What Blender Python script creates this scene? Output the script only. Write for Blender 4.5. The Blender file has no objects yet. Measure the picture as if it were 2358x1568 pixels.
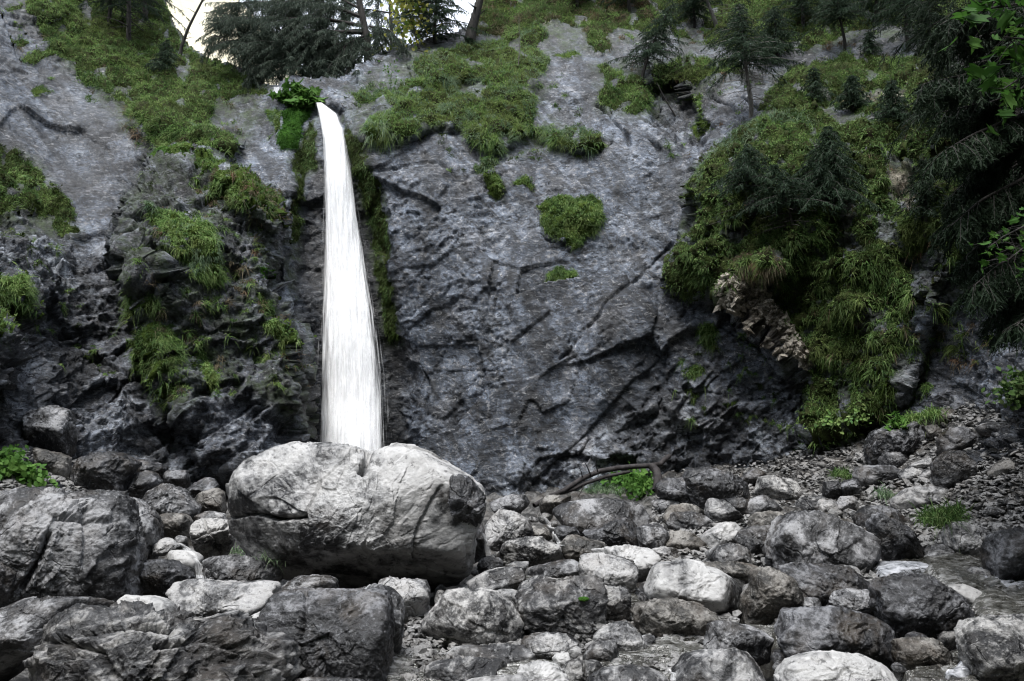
import bpy, bmesh, math, random
import numpy as np
from mathutils import Vector

random.seed(7)
RNG = np.random.default_rng(7)
S = bpy.context.scene
COL = S.collection

# ------------------------------------------------------------------ camera
CAM = np.array([0.0, 0.0, 2.8])
TILT = math.radians(3.0)
FPX = 1179 * 28 / 18.0                       # focal length in units of the 2358 px wide tracing
cd = bpy.data.cameras.new("camera"); cam = bpy.data.objects.new("camera", cd); COL.objects.link(cam)
cam.location = CAM; cam.rotation_euler = (math.radians(90) + TILT, 0, 0)
cd.sensor_width = 36; cd.lens = 28; cd.clip_start = 0.05; cd.clip_end = 2000
S.camera = cam

# ------------------------------------------------------------------ sky, sun, exposure
SUN_EL, SUN_AZ = math.radians(71), math.radians(207)      # azimuth clockwise from +Y: behind the viewer's left
w = bpy.data.worlds.new("World"); S.world = w; w.use_nodes = True
nt = w.node_tree; bg = nt.nodes["Background"]
sky = nt.nodes.new("ShaderNodeTexSky"); sky.sky_type = 'NISHITA'; sky.sun_disc = False
sky.sun_elevation = SUN_EL; sky.sun_rotation = SUN_AZ; sky.altitude = 1000
sky.air_density = 1.0; sky.dust_density = 2.5; sky.ozone_density = 1.0
ov = nt.nodes.new("ShaderNodeMix"); ov.data_type = 'RGBA'; ov.inputs[0].default_value = 0.72     # thin white overcast over the clear sky
nt.links.new(sky.outputs[0], ov.inputs[6]); ov.inputs[7].default_value = (8.3, 8.8, 9.6, 1); nt.links.new(ov.outputs[2], bg.inputs[0]); bg.inputs[1].default_value = 0.07
sl = bpy.data.lights.new("sun", 'SUN'); sun = bpy.data.objects.new("sun", sl); COL.objects.link(sun)
sl.energy = 1.5; sl.angle = math.radians(28); sl.color = (1.0, 0.985, 0.965)
sdir = Vector((math.sin(SUN_AZ) * math.cos(SUN_EL), math.cos(SUN_AZ) * math.cos(SUN_EL), math.sin(SUN_EL)))
sun.rotation_euler = sdir.to_track_quat('Z', 'Y').to_euler()
S.view_settings.view_transform = 'Standard'; S.view_settings.look = 'None'
S.view_settings.exposure = 1.95; S.view_settings.gamma = 1.0
S.cycles.use_denoising = True; S.cycles.denoiser = 'OPENIMAGEDENOISE'; S.cycles.denoising_input_passes = 'RGB_ALBEDO_NORMAL'; S.cycles.denoising_prefilter = 'ACCURATE'; S.cycles.pixel_filter_type = 'BLACKMAN_HARRIS'; S.cycles.filter_width = 1.15; S.cycles.sample_clamp_indirect = 3.0
S.cycles.max_bounces = 6; S.cycles.transparent_max_bounces = 16
S.cycles.caustics_reflective = False; S.cycles.caustics_refractive = False

# ------------------------------------------------------------------ pixel -> point
def rays(px, py):
    u = (np.asarray(px, float) - 1179) / FPX; v = (784 - np.asarray(py, float)) / FPX
    c, s = math.cos(TILT), math.sin(TILT)
    u, v = np.broadcast_arrays(u, v)
    return np.stack([u, c - v * s, s + v * c], -1)
def at(px, py, Y):
    d = rays(px, py)
    return CAM + d * (np.asarray(Y, float) / d[..., 1])[..., None]

# ------------------------------------------------------------------ noise
_a = 1 / math.sqrt(2)
GR = np.array([(1,1,0),(-1,1,0),(1,-1,0),(-1,-1,0),(1,0,1),(-1,0,1),(1,0,-1),(-1,0,-1),
               (0,1,1),(0,-1,1),(0,1,-1),(0,-1,-1),(1,1,0),(-1,1,0),(0,-1,1),(0,-1,-1)], np.float32)
def hsh(i, seed):
    i = i.astype(np.int64)
    h = (i[..., 0] * 374761393 + i[..., 1] * 668265263 + i[..., 2] * 1440662683 + seed * 974711) & 0xFFFFFFFF
    h = ((h ^ (h >> 13)) * 1274126177) & 0xFFFFFFFF
    h = ((h ^ (h >> 15)) * 2246822519) & 0xFFFFFFFF
    return h ^ (h >> 16)
def pn(p, seed=0):
    i = np.floor(p); f = (p - i).astype(np.float32); i = i.astype(np.int64)
    u = f * f * f * (f * (f * 6 - 15) + 10)
    out = 0
    for dx in (0, 1):
        for dy in (0, 1):
            for dz in (0, 1):
                o = np.array((dx, dy, dz))
                g = GR[hsh(i + o, seed) & 15]
                q = f - o
                wgt = (u[..., 0] if dx else 1 - u[..., 0]) * (u[..., 1] if dy else 1 - u[..., 1]) * (u[..., 2] if dz else 1 - u[..., 2])
                out = out + wgt * (g * q).sum(-1)
    return out
def fbm(p, octv=5, seed=0, gain=0.5, lac=2.03, ridge=False):
    a, t, out = 1.0, 0.0, 0
    for k in range(octv):
        n = pn(p, seed + k * 17)
        out = out + a * ((0.5 - np.abs(n) * 1.6) if ridge else n)
        p = p * lac + 3.7; a *= gain
    return out
def cells(p, seed=0):
    """nearest jittered cell: F1, F2, hash of it, offset from its centre"""
    i = np.floor(p).astype(np.int64); f = p - i
    n = len(p); F1 = np.full(n, 9.0); F2 = np.full(n, 9.0); H = np.zeros(n, np.int64); D = np.zeros((n, 3))
    for dx in (-1, 0, 1):
        for dy in (-1, 0, 1):
            for dz in (-1, 0, 1):
                o = np.array((dx, dy, dz)); h = hsh(i + o, seed)
                c = o + np.stack([(h & 1023) / 1023., ((h >> 10) & 1023) / 1023., ((h >> 20) & 1023) / 1023.], -1)
                v = f - c; d = (v * v).sum(-1)
                m = d < F1
                F2 = np.where(m, F1, np.minimum(F2, d)); F1 = np.where(m, d, F1)
                H = np.where(m, h, H); D[m] = v[m]
    return np.sqrt(F1), np.sqrt(F2), H, D
def facets(p, seed=0, slope=0.5):
    """broken-flake relief: every cell is a tilted plane with its own height"""
    F1, F2, H, D = cells(p, seed)
    g = np.stack([((H * 7) & 255) / 127.5 - 1, ((H >> 7) & 255) / 127.5 - 1, ((H >> 14) & 255) / 127.5 - 1], -1)
    return (D * g).sum(-1) * slope * 2 + (((H >> 3) & 255) / 255. - 0.5) * 0.6
def sstep(a, b, x):
    t = np.clip((x - a) / (b - a), 0, 1); return t * t * (3 - 2 * t)

def rbf(pts, vals, smooth=1e-3, scale=1.0):
    P = np.array(pts, float) / scale; V = np.array(vals, float); n, dm = P.shape
    def ph(r2): return 0.5 * r2 * np.log(np.maximum(r2, 1e-12))
    K = ph(((P[:, None] - P[None]) ** 2).sum(-1)) + np.eye(n) * smooth
    Q = np.hstack([np.ones((n, 1)), P])
    A = np.block([[K, Q], [Q.T, np.zeros((dm + 1, dm + 1))]])
    W = np.linalg.solve(A, np.concatenate([V, np.zeros(dm + 1)]))
    def f(X):
        X = np.asarray(X, float) / scale; sh = X.shape[:-1]; X = X.reshape(-1, dm); out = np.empty(len(X))
        for k in range(0, len(X), 60000):
            x = X[k:k + 60000]
            out[k:k + 60000] = ph(((x[:, None] - P[None]) ** 2).sum(-1)) @ W[:n] + W[n] + x @ W[n + 1:]
        return out.reshape(sh)
    return f
def poly_sd(x, y, poly):
    """signed distance to a polygon, positive inside"""
    P = np.array(poly, float); n = len(P); d = np.full(x.shape, 1e12); ins = np.zeros(x.shape, bool)
    for k in range(n):
        ax, ay = P[k]; bx, by = P[(k + 1) % n]
        ex, ey = bx - ax, by - ay
        t = np.clip(((x - ax) * ex + (y - ay) * ey) / (ex * ex + ey * ey + 1e-9), 0, 1)
        d = np.minimum(d, (x - ax - t * ex) ** 2 + (y - ay - t * ey) ** 2)
        c = ((ay > y) != (by > y)) & (x < (bx - ax) * (y - ay) / (by - ay + 1e-12) + ax)
        ins ^= c
    d = np.sqrt(d); return np.where(ins, d, -d)
def line_d(x, y, pl):
    P = np.array(pl, float); d = np.full(x.shape, 1e12)
    for k in range(len(P) - 1):
        ax, ay = P[k]; bx, by = P[k + 1]; ex, ey = bx - ax, by - ay
        t = np.clip(((x - ax) * ex + (y - ay) * ey) / (ex * ex + ey * ey + 1e-9), 0, 1)
        d = np.minimum(d, (x - ax - t * ex) ** 2 + (y - ay - t * ey) ** 2)
    return np.sqrt(d)

# ------------------------------------------------------------------ meshes and tags
def mesh(name, V, F, mats, parent=None, smooth=True, mi=None, loc=None, uv=None):
    V = np.asarray(V, np.float32); F = np.asarray(F, np.int32); M, k = F.shape
    if loc is not None: V = V - np.asarray(loc, np.float32)
    me = bpy.data.meshes.new(name)
    me.vertices.add(len(V)); me.vertices.foreach_set("co", V.ravel())
    me.loops.add(M * k); me.loops.foreach_set("vertex_index", F.ravel())
    me.polygons.add(M); me.polygons.foreach_set("loop_start", np.arange(M, dtype=np.int32) * k)
    me.polygons.foreach_set("use_smooth", np.full(M, smooth, bool))
    for m in (mats if isinstance(mats, (list, tuple)) else [mats]): me.materials.append(m)
    if mi is not None: me.polygons.foreach_set("material_index", np.asarray(mi, np.int32))
    if uv is not None:
        l = me.uv_layers.new(name="UVMap"); l.data.foreach_set("uv", np.asarray(uv, np.float32)[F.ravel()].ravel())
    me.update(calc_edges=True)
    o = bpy.data.objects.new(name, me); COL.objects.link(o)
    if loc is not None: o.location = loc
    if parent: o.parent = parent
    return o
def tag(o, label=None, cat=None, group=None, kind=None):
    if label: o["label"] = label
    if cat: o["category"] = cat
    if group: o["group"] = group
    if kind: o["kind"] = kind
    return o
def empty(name, loc):
    o = bpy.data.objects.new(name, None); COL.objects.link(o); o.location = loc; o.empty_display_size = 0.2
    return o
class MB:                                          # collects quads
    def __init__(s): s.V, s.F, s.n = [], [], 0
    def add(s, V, F):
        s.V.append(np.asarray(V, float)); s.F.append(np.asarray(F, int) + s.n); s.n += len(V)
    def tube(s, pts, r0, r1=None, seg=7, power=1.0):
        P = np.asarray(pts, float); n = len(P); r1 = r0 if r1 is None else r1
        T = np.gradient(P, axis=0); T /= np.linalg.norm(T, axis=1)[:, None] + 1e-9
        up = np.array((0.31, 0.2, 0.93)); A = np.cross(T, up); A /= np.linalg.norm(A, axis=1)[:, None] + 1e-9
        B = np.cross(T, A); th = np.arange(seg) * 2 * math.pi / seg
        r = r0 + (r1 - r0) * np.linspace(0, 1, n) ** power
        V = P[:, None] + r[:, None, None] * (np.cos(th)[None, :, None] * A[:, None] + np.sin(th)[None, :, None] * B[:, None])
        i = np.arange(n - 1)[:, None] * seg; j = np.arange(seg)[None]; k = (j + 1) % seg
        F = np.stack([i + j, i + k, i + k + seg, i + j + seg], -1).reshape(-1, 4)
        s.add(V.reshape(-1, 3), F)
    def build(s, name, m, parent=None, **kw):
        return mesh(name, np.vstack(s.V), np.vstack(s.F), m, parent, **kw)
def blades(R, D0, L, W, droop=0.6, rng=RNG, levels=4, side=None):
    """arrays of thin curved blades; returns verts, quads"""
    n = len(R); ss = np.linspace(0, 1, levels); V = np.empty((n, levels, 2, 3))
    if side is None:
        a = rng.normal(size=(n, 3)); a[:, 2] *= 0.3
    else: a = side
    side = np.cross(D0, a); side /= np.linalg.norm(side, axis=1)[:, None] + 1e-9
    L = np.broadcast_to(L, (n,)); W = np.broadcast_to(W, (n,)); dr = np.broadcast_to(droop, (n,))
    for k, s in enumerate(ss):
        c = R + D0 * (L * s)[:, None]; c[:, 2] -= dr * L * s * s
        wd = W * 0.5 * (1 - s ** 1.6 * 0.9)
        V[:, k, 0] = c - side * wd[:, None]; V[:, k, 1] = c + side * wd[:, None]
    i = np.arange(n)[:, None] * levels * 2 + np.arange(levels - 1)[None] * 2
    F = np.stack([i, i + 1, i + 3, i + 2], -1).reshape(-1, 4)
    return V.reshape(-1, 3), F

# ------------------------------------------------------------------ materials
class NT:
    def __init__(s, name):
        s.m = bpy.data.materials.new(name); s.m.use_nodes = True; s.t = s.m.node_tree
        s.b = s.t.nodes["Principled BSDF"]; s.out = s.t.nodes["Material Output"]
    def n(s, typ, **kw):
        x = s.t.nodes.new(typ)
        for k, v in kw.items():
            if k[0] == "i" and k[1:].isdigit(): s.put(x.inputs[int(k[1:])], v)
            elif k.startswith("I_"): s.put(x.inputs[k[2:].replace("_", " ")], v)
            else: setattr(x, k, v)
        return x
    def put(s, inp, v):
        if isinstance(v, bpy.types.NodeSocket): s.t.links.new(v, inp)
        elif hasattr(v, "outputs"): s.t.links.new(v.outputs[0], inp)
        else: inp.default_value = v
    def noise(s, vec, scale, detail=6, rough=0.6, dist=0.0):
        return s.n("ShaderNodeTexNoise", I_Vector=vec, I_Scale=scale, I_Detail=detail, I_Roughness=rough, I_Distortion=dist).outputs[0]
    def ramp(s, fac, stops):
        x = s.n("ShaderNodeValToRGB", i0=fac); r = x.color_ramp
        while len(r.elements) < len(stops): r.elements.new(0.5)
        for e, (p, c) in zip(r.elements, stops):
            e.position = p; e.color = (c, c, c, 1) if isinstance(c, (int, float)) else (*c, 1)
        return x.outputs[0]
    def mix(s, f, a, b, mode='MIX'):
        x = s.n("ShaderNodeMix", data_type='RGBA', blend_type=mode)
        s.put(x.inputs[0], f); s.put(x.inputs[6], a if not isinstance(a, tuple) else (*a, 1)); s.put(x.inputs[7], b if not isinstance(b, tuple) else (*b, 1))
        return x.outputs[2]
    def math(s, op, a, b=0.0):
        x = s.n("ShaderNodeMath", operation=op); s.put(x.inputs[0], a); s.put(x.inputs[1], b); return x.outputs[0]
    def mapping(s, vec, scale=(1, 1, 1), rot=(0, 0, 0)):
        return s.n("ShaderNodeMapping", I_Vector=vec, I_Scale=scale, I_Rotation=rot).outputs[0]

def rock_mat(name, pale, mid, dark, cover=0.5, spot=1.0, brown=(0.10, 0.075, 0.05), brown_amt=0.25, bump=1.0, rough=(0.30, 0.72), strat=0.0, world=False, crack=1.0, spec=0.5):
    q = NT(name)
    tc = q.n("ShaderNodeTexCoord").outputs["Object"]
    oi = q.n("ShaderNodeObjectInfo").outputs["Random"]
    off = q.n("ShaderNodeVectorMath", operation='MULTIPLY_ADD', i0=q.n("ShaderNodeCombineXYZ", i0=oi, i1=oi, i2=oi).outputs[0], i1=(31, 17, 43), i2=tc).outputs[0]
    vec = tc if world else q.n("ShaderNodeVectorRotate", rotation_type='EULER_XYZ', I_Vector=off, I_Rotation=q.n("ShaderNodeCombineXYZ", i0=q.math('MULTIPLY', q.math('SUBTRACT', oi, 0.5), 1.6), i1=q.math('SUBTRACT', q.math('FRACT', q.math('MULTIPLY', oi, 7.3)), 0.5), i2=q.math('MULTIPLY', oi, 6.0)).outputs[0]).outputs[0]
    big = q.noise(vec, 1.1 * spot, 5, 0.62, 0.8)
    med = q.noise(vec, 5.0 * spot, 7, 0.68, 0.4)
    fine = q.noise(vec, 15 * spot, 6, 0.7)
    strt = q.noise(q.mapping(vec, (0.9, 1.2, 3.6), (0.35, 0.25, 0.2)), 2.2, 7, 0.68, 0.9)
    t = q.math('ADD', q.math('MULTIPLY', big, 0.62), q.math('MULTIPLY', med, 0.38))
    strat = max(strat, 0.10); t = q.math('ADD', q.math('MULTIPLY', t, 1 - strat), q.math('MULTIPLY', strt, strat))
    c = cover
    col = q.ramp(t, [(0.5 - 0.055 + (0.5 - c) * 0.30, dark), (0.5 - 0.012 + (0.5 - c) * 0.30, mid), (0.5 + 0.012 + (0.5 - c) * 0.30, tuple(0.5 * (a + b) for a, b in zip(mid, pale))), (0.5 + 0.042 + (0.5 - c) * 0.30, pale)])
    # brown stain patches, pale lichen flecks, dark pits
    col = q.mix(q.math('MULTIPLY', q.ramp(q.noise(vec, 2.3, 5, 0.6, 0.5), [(0.50, 0), (0.68, 1)]), brown_amt), col, brown)
    col = q.mix(q.ramp(fine, [(0.55, 0.0), (0.66, 0.35)]), col, tuple(min(0.6, x * 1.5 + 0.05) for x in pale))
    col = q.mix(q.ramp(fine, [(0.36, 0.7), (0.44, 0.0)]), col, tuple(x * 0.5 for x in dark))
    vor = q.n("ShaderNodeTexVoronoi", feature='DISTANCE_TO_EDGE', I_Vector=q.mix(0.22, vec, q.n("ShaderNodeTexNoise", I_Vector=vec, I_Scale=3.0, I_Detail=4).outputs[1]), I_Scale=2.6 * spot).outputs[0]
    ck = q.ramp(vor, [(0.0, 0.0), (0.035, 1.0)])
    ckm = q.math('MULTIPLY', q.ramp(q.noise(vec, 1.7, 3), [(0.50, 0.0), (0.62, 1.0)]), crack)
    cc = q.math('SUBTRACT', 1.0, q.math('MULTIPLY', q.math('SUBTRACT', 1.0, ck), ckm))
    q.put(q.b.inputs["Base Color"], col)
    q.put(q.b.inputs["Roughness"], q.ramp(t, [(0.38, rough[0]), (0.6, rough[1])]))
    q.b.inputs["Specular IOR Level"].default_value = spec
    h = q.math('ADD', q.math('MULTIPLY', med, 0.55), q.math('ADD', q.math('MULTIPLY', fine, 0.30), q.math('MULTIPLY', strt, 0.28)))
    h = q.math('ADD', h, q.math('MULTIPLY', cc, 0.35))
    b = q.n("ShaderNodeBump", I_Strength=0.9, I_Distance=0.055 * bump, I_Height=h)
    q.put(q.b.inputs["Normal"], b)
    return q.m
M = {}
M["pale"] = rock_mat("pale_limestone", (0.33, 0.325, 0.32), (0.115, 0.115, 0.117), (0.011, 0.011, 0.012), 0.47, 1.3)
M["white"] = rock_mat("whitish_limestone", (0.355, 0.351, 0.345), (0.18, 0.179, 0.178), (0.014, 0.014, 0.015), 0.54, 0.7, brown_amt=0.15, bump=0.6)
M["spot"] = rock_mat("spotted_limestone", (0.37, 0.362, 0.35), (0.14, 0.138, 0.135), (0.012, 0.012, 0.013), 0.48, 2.2, brown_amt=0.12)
M["mid"] = rock_mat("grey_limestone", (0.26, 0.26, 0.266), (0.068, 0.068, 0.071), (0.009, 0.009, 0.010), 0.42, 1.5)
M["dark"] = rock_mat("dark_limestone", (0.17, 0.172, 0.182), (0.032, 0.0325, 0.036), (0.007, 0.007, 0.008), 0.38, 1.6, brown_amt=0.3, rough=(0.28, 0.6))
M["brown"] = rock_mat("brownish_limestone", (0.21, 0.20, 0.185), (0.07, 0.065, 0.058), (0.013, 0.012, 0.010), 0.44, 1.6, brown=(0.07, 0.052, 0.036), brown_amt=0.5)
M["strata"] = rock_mat("layered_limestone", (0.26, 0.255, 0.248), (0.07, 0.07, 0.072), (0.009, 0.009, 0.010), 0.43, 1.3, strat=0.65, brown_amt=0.25, bump=1.5)

def cliff_mat():
    q = NT("cliff_rock")
    vec = q.n("ShaderNodeTexCoord").outputs["Object"]
    big = q.noise(vec, 0.45, 5, 0.6, 0.6); med = q.noise(vec, 2.2, 8, 0.72, 0.7); fine = q.noise(vec, 11, 7, 0.75, 0.3)
    flk = q.noise(q.mapping(vec, (1.0, 1.0, 2.2), (0, 0.5, 0)), 5.0, 8, 0.75, 1.2)
    str_ = q.noise(q.mapping(vec, (2.4, 1.0, 0.22)), 1.6, 6, 0.7, 0.2)
    at_ = q.n("ShaderNodeAttribute", attribute_name="kind").outputs[0]
    sp = q.n("ShaderNodeSeparateColor", i0=at_)
    rough_, moss, rub = sp.outputs[0], sp.outputs[1], sp.outputs[2]
    t = q.math('ADD', q.math('MULTIPLY', big, 0.30), q.math('ADD', q.math('MULTIPLY', med, 0.40), q.math('MULTIPLY', flk, 0.30)))
    t = q.math('ADD', q.math('MULTIPLY', t, 0.85), q.math('MULTIPLY', str_, 0.15))
    slab = q.ramp(t, [(0.43, (0.0143, 0.0174, 0.0226)), (0.48, (0.0622, 0.0750, 0.0981)), (0.53, (0.0957, 0.1119, 0.1398)), (0.60, (0.1579, 0.1738, 0.1966))])
    rgh = q.ramp(t, [(0.43, (0.0236, 0.0256, 0.0319)), (0.485, (0.0916, 0.1011, 0.1205)), (0.535, (0.1834, 0.2015, 0.2306)), (0.60, (0.3482, 0.3717, 0.3975))])
    col = q.mix(rough_, slab, rgh)
    col = q.mix(q.math('MULTIPLY', q.ramp(q.noise(vec, 0.9, 6, 0.65, 0.8), [(0.52, 0), (0.66, 1)]), 0.45), col, (0.125, 0.118, 0.115))
    col = q.mix(q.ramp(fine, [(0.56, 0), (0.64, 0.65)]), col, (0.36, 0.35, 0.35))
    col = q.mix(q.ramp(fine, [(0.38, 0.8), (0.455, 0)]), col, (0.014, 0.014, 0.017))
    wv = q.mix(0.12, vec, q.n("ShaderNodeTexNoise", I_Vector=vec, I_Scale=2.5, I_Detail=4).outputs[1])
    chips = []
    for sc_, rot in ((4.0, 0.5), (10.0, 0.45)):
        v_ = q.n("ShaderNodeTexVoronoi", I_Vector=q.mapping(wv, (1.0, 1.0, 2.1), (0, rot, 0)), I_Scale=sc_)
        chips.append((q.n("ShaderNodeSeparateColor", i0=v_.outputs[1]).outputs[0], v_.outputs[0]))
    tone = q.math('ADD', q.math('MULTIPLY', chips[0][0], 0.45), q.math('MULTIPLY', chips[1][0], 0.55))
    tone = q.ramp(tone, [(0.1, 0.72), (0.9, 1.52)])
    diag = q.noise(q.mapping(q.mapping(vec, (1, 1, 1), (0, -0.85, 0)), (0.35, 1.0, 2.6)), 1.1, 6, 0.68, 0.8)
    tone = q.math('MULTIPLY', tone, q.ramp(diag, [(0.42, 0.38), (0.50, 1.0), (0.58, 1.45)]))
    seep = q.noise(q.mapping(wv, (1.5, 0.6, 0.10)), 1.0, 7, 0.62, 0.25)
    tone = q.math('MULTIPLY', tone, q.ramp(seep, [(0.42, 0.45), (0.49, 1.0), (0.60, 1.15)]))
    wet = q.n("ShaderNodeAttribute", attribute_name="wet").outputs[2]  # wet rock by the fall, plus painted dimming of the upper cliff
    tone = q.math('MULTIPLY', tone, q.math('SUBTRACT', 1.0, q.math('MULTIPLY', wet, 0.74)))
    col = q.mix(1.0, col, tone, 'MULTIPLY')
    ch = q.noise(q.mapping(vec, (1.2, 1.0, 2.4), (0, 0.6, 0)), 3.2, 9, 0.78, 1.6)
    col = q.mix(q.ramp(ch, [(0.435, 0.9), (0.462, 0.0)]), col, (0.013, 0.0135, 0.016))
    col = q.mix(q.ramp(ch, [(0.565, 0.0), (0.60, 0.7)]), col, (0.24, 0.24, 0.245))
    rubc = q.ramp(q.noise(vec, 4.0, 6, 0.7, 0.5), [(0.38, (0.05, 0.04, 0.03)), (0.5, (0.24, 0.20, 0.15)), (0.62, (0.48, 0.43, 0.35))])
    col = q.mix(rub, col, rubc)
    mossc = q.ramp(q.noise(vec, 6, 5, 0.7), [(0.35, (0.010, 0.012, 0.004)), (0.55, (0.028, 0.045, 0.010)), (0.7, (0.05, 0.085, 0.016))])
    col = q.mix(q.math('MULTIPLY', moss, q.ramp(med, [(0.42, 0.0), (0.54, 1.0)])), col, mossc)
    q.put(q.b.inputs["Base Color"], col)
    q.put(q.b.inputs["Roughness"], q.math('SUBTRACT', q.ramp(med, [(0.4, 0.42), (0.6, 0.75)]), q.math('MULTIPLY', wet, 0.2))); q.b.inputs["Specular IOR Level"].default_value = 0.4
    h = q.math('ADD', q.math('MULTIPLY', flk, 0.5), q.math('ADD', q.math('MULTIPLY', med, 0.4), q.math('MULTIPLY', fine, 0.3)))
    h = q.math('ADD', h, q.math('ADD', q.math('MULTIPLY', chips[0][0], 0.45), q.math('MULTIPLY', chips[1][0], 0.25)))
    q.put(q.b.inputs["Normal"], q.n("ShaderNodeBump", I_Strength=1.0, I_Distance=q.math("ADD", 0.065, q.math("MULTIPLY", rough_, 0.075)), I_Height=h))
    return q.m
M["cliff"] = cliff_mat()

def leaf_mat(name, cols, trans=0.35, rough=0.65, spec=0.15):
    q = NT(name)
    r = q.n("ShaderNodeNewGeometry").outputs["Random Per Island"]
    vec = q.n("ShaderNodeTexCoord").outputs["Object"]
    f = q.math('ADD', q.math('MULTIPLY', r, 0.6), q.math('MULTIPLY', q.ramp(q.noise(vec, 1.3, 4), [(0.35, 0.0), (0.65, 1.0)]), 0.4))
    k = len(cols) - 1
    col = q.ramp(f, [(i / k * 0.9 + 0.05, c) for i, c in enumerate(cols)])
    if "grass" in name: col = q.mix(q.math('MULTIPLY', q.ramp(q.noise(vec, 0.75, 6, 0.7, 0.8), [(0.50, 0.0), (0.62, 1.0)]), 0.6), col, tuple(x * y for x, y in zip(cols[1], (1.5, 0.85, 0.9))))
    q.put(q.b.inputs["Base Color"], col); q.b.inputs["Roughness"].default_value = rough
    q.b.inputs["Specular IOR Level"].default_value = spec
    tr = q.n("ShaderNodeBsdfTranslucent", I_Color=col)
    mx = q.n("ShaderNodeMixShader", i0=trans); q.t.links.new(q.b.outputs[0], mx.inputs[1]); q.t.links.new(tr.outputs[0], mx.inputs[2])
    q.t.links.new(mx.outputs[0], q.out.inputs[0])
    return q.m
M["grass"] = leaf_mat("mountain_grass", [(0.0395, 0.0719, 0.0238), (0.0944, 0.1843, 0.0493), (0.1719, 0.2834, 0.0765), (0.2713, 0.3468, 0.1343), (0.1357, 0.2739, 0.1045)], 0.35)
M["grass_dk"] = leaf_mat("shaded_grass", [(0.0192, 0.0396, 0.0122), (0.0470, 0.0980, 0.0274), (0.0808, 0.1501, 0.0396), (0.1391, 0.1881, 0.0749), (0.0623, 0.1385, 0.0482)], 0.3)  # darker green grass, mixed in clump by clump
M["grass_dry"] = leaf_mat("dry_hanging_grass", [(0.069, 0.057, 0.034), (0.149, 0.127, 0.081), (0.230, 0.196, 0.127)], 0.3)
M["grass_blue"] = leaf_mat("blue_green_sedge", [(0.0595, 0.1130, 0.0595), (0.1130, 0.1861, 0.0994), (0.1997, 0.2652, 0.1598), (0.2652, 0.3315, 0.2125)], 0.35)
M["moss_bright"] = leaf_mat("bright_moss_fronds", [(0.0225, 0.0675, 0.0090), (0.0450, 0.1275, 0.0165), (0.0675, 0.1650, 0.0225)], 0.3)
M["moss_dark"] = leaf_mat("dark_moss_fronds", [(0.016, 0.023, 0.005), (0.033, 0.055, 0.010), (0.058, 0.098, 0.016)], 0.25)
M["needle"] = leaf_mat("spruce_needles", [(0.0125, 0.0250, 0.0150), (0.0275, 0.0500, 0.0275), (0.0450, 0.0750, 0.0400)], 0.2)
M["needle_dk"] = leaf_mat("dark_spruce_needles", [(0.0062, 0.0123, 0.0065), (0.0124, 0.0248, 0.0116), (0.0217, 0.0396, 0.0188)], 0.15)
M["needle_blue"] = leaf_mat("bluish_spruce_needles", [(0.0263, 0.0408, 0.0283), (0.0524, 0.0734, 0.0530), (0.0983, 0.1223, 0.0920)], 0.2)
M["leaf"] = leaf_mat("broad_leaves", [(0.0432, 0.1080, 0.0216), (0.0756, 0.1728, 0.0324), (0.1296, 0.2376, 0.0540)], 0.4)
M["leaf_yel"] = leaf_mat("yellowing_leaves", [(0.0720, 0.1280, 0.0240), (0.1600, 0.2080, 0.0400), (0.2720, 0.2560, 0.0560), (0.0800, 0.1520, 0.0320)], 0.45)
M["maple"] = leaf_mat("maple_leaves", [(0.0263, 0.0750, 0.0135), (0.0450, 0.1200, 0.0188), (0.0750, 0.1500, 0.0300)], 0.4)

def mat_cushion(name, cols):
    q = NT(name); vec = q.n("ShaderNodeTexCoord").outputs["Object"]
    n1 = q.noise(vec, 3.0, 6, 0.7, 0.5)
    q.put(q.b.inputs["Base Color"], q.ramp(n1, [(0.34 + 0.3 * i / (len(cols) - 1), c) for i, c in enumerate(cols)]))
    q.b.inputs["Roughness"].default_value = 0.95; q.b.inputs["Specular IOR Level"].default_value = 0.1
    q.put(q.b.inputs["Normal"], q.n("ShaderNodeBump", I_Strength=1.0, I_Distance=0.08, I_Height=q.noise(vec, 30, 4, 0.7)))
    return q.m
M["mat"] = mat_cushion("grass_root_mat", [(0.021, 0.018, 0.010), (0.039, 0.049, 0.016), (0.065, 0.091, 0.026)])
M["mossmat"] = mat_cushion("moss_mat", [(0.024, 0.036, 0.007), (0.054, 0.090, 0.017), (0.090, 0.132, 0.026)])
M["mossbr"] = mat_cushion("bright_moss_mat", [(0.0210, 0.0560, 0.0084), (0.0420, 0.1120, 0.0154), (0.0630, 0.1470, 0.0210)])

def simple(name, c1, c2, scale=8, rough=0.8, bump=0.02, stretch=(1, 1, 1)):
    q = NT(name); vec = q.mapping(q.n("ShaderNodeTexCoord").outputs["Object"], stretch)
    n1 = q.noise(vec, scale, 6, 0.7, 0.4)
    q.put(q.b.inputs["Base Color"], q.ramp(n1, [(0.35, c1), (0.65, c2)])); q.b.inputs["Roughness"].default_value = rough
    q.b.inputs["Specular IOR Level"].default_value = 0.25
    q.put(q.b.inputs["Normal"], q.n("ShaderNodeBump", I_Strength=0.8, I_Distance=bump, I_Height=n1))
    return q.m
M["bark"] = simple("spruce_bark", (0.012, 0.011, 0.010), (0.06, 0.055, 0.05), 9, stretch=(2, 2, 0.5))
M["bark_pale"] = simple("pale_bark", (0.07, 0.065, 0.06), (0.20, 0.19, 0.175), 9, stretch=(2, 2, 0.5))
M["deadwood"] = simple("wet_dead_wood", (0.012, 0.010, 0.010), (0.055, 0.050, 0.050), 7)
M["ground"] = rock_mat("gravel_ground", (0.1050, 0.1022, 0.0980), (0.0385, 0.0371, 0.0357), (0.0098, 0.0091, 0.0084), 0.45, 4.0, brown_amt=0.3, bump=0.8, world=True)
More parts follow.
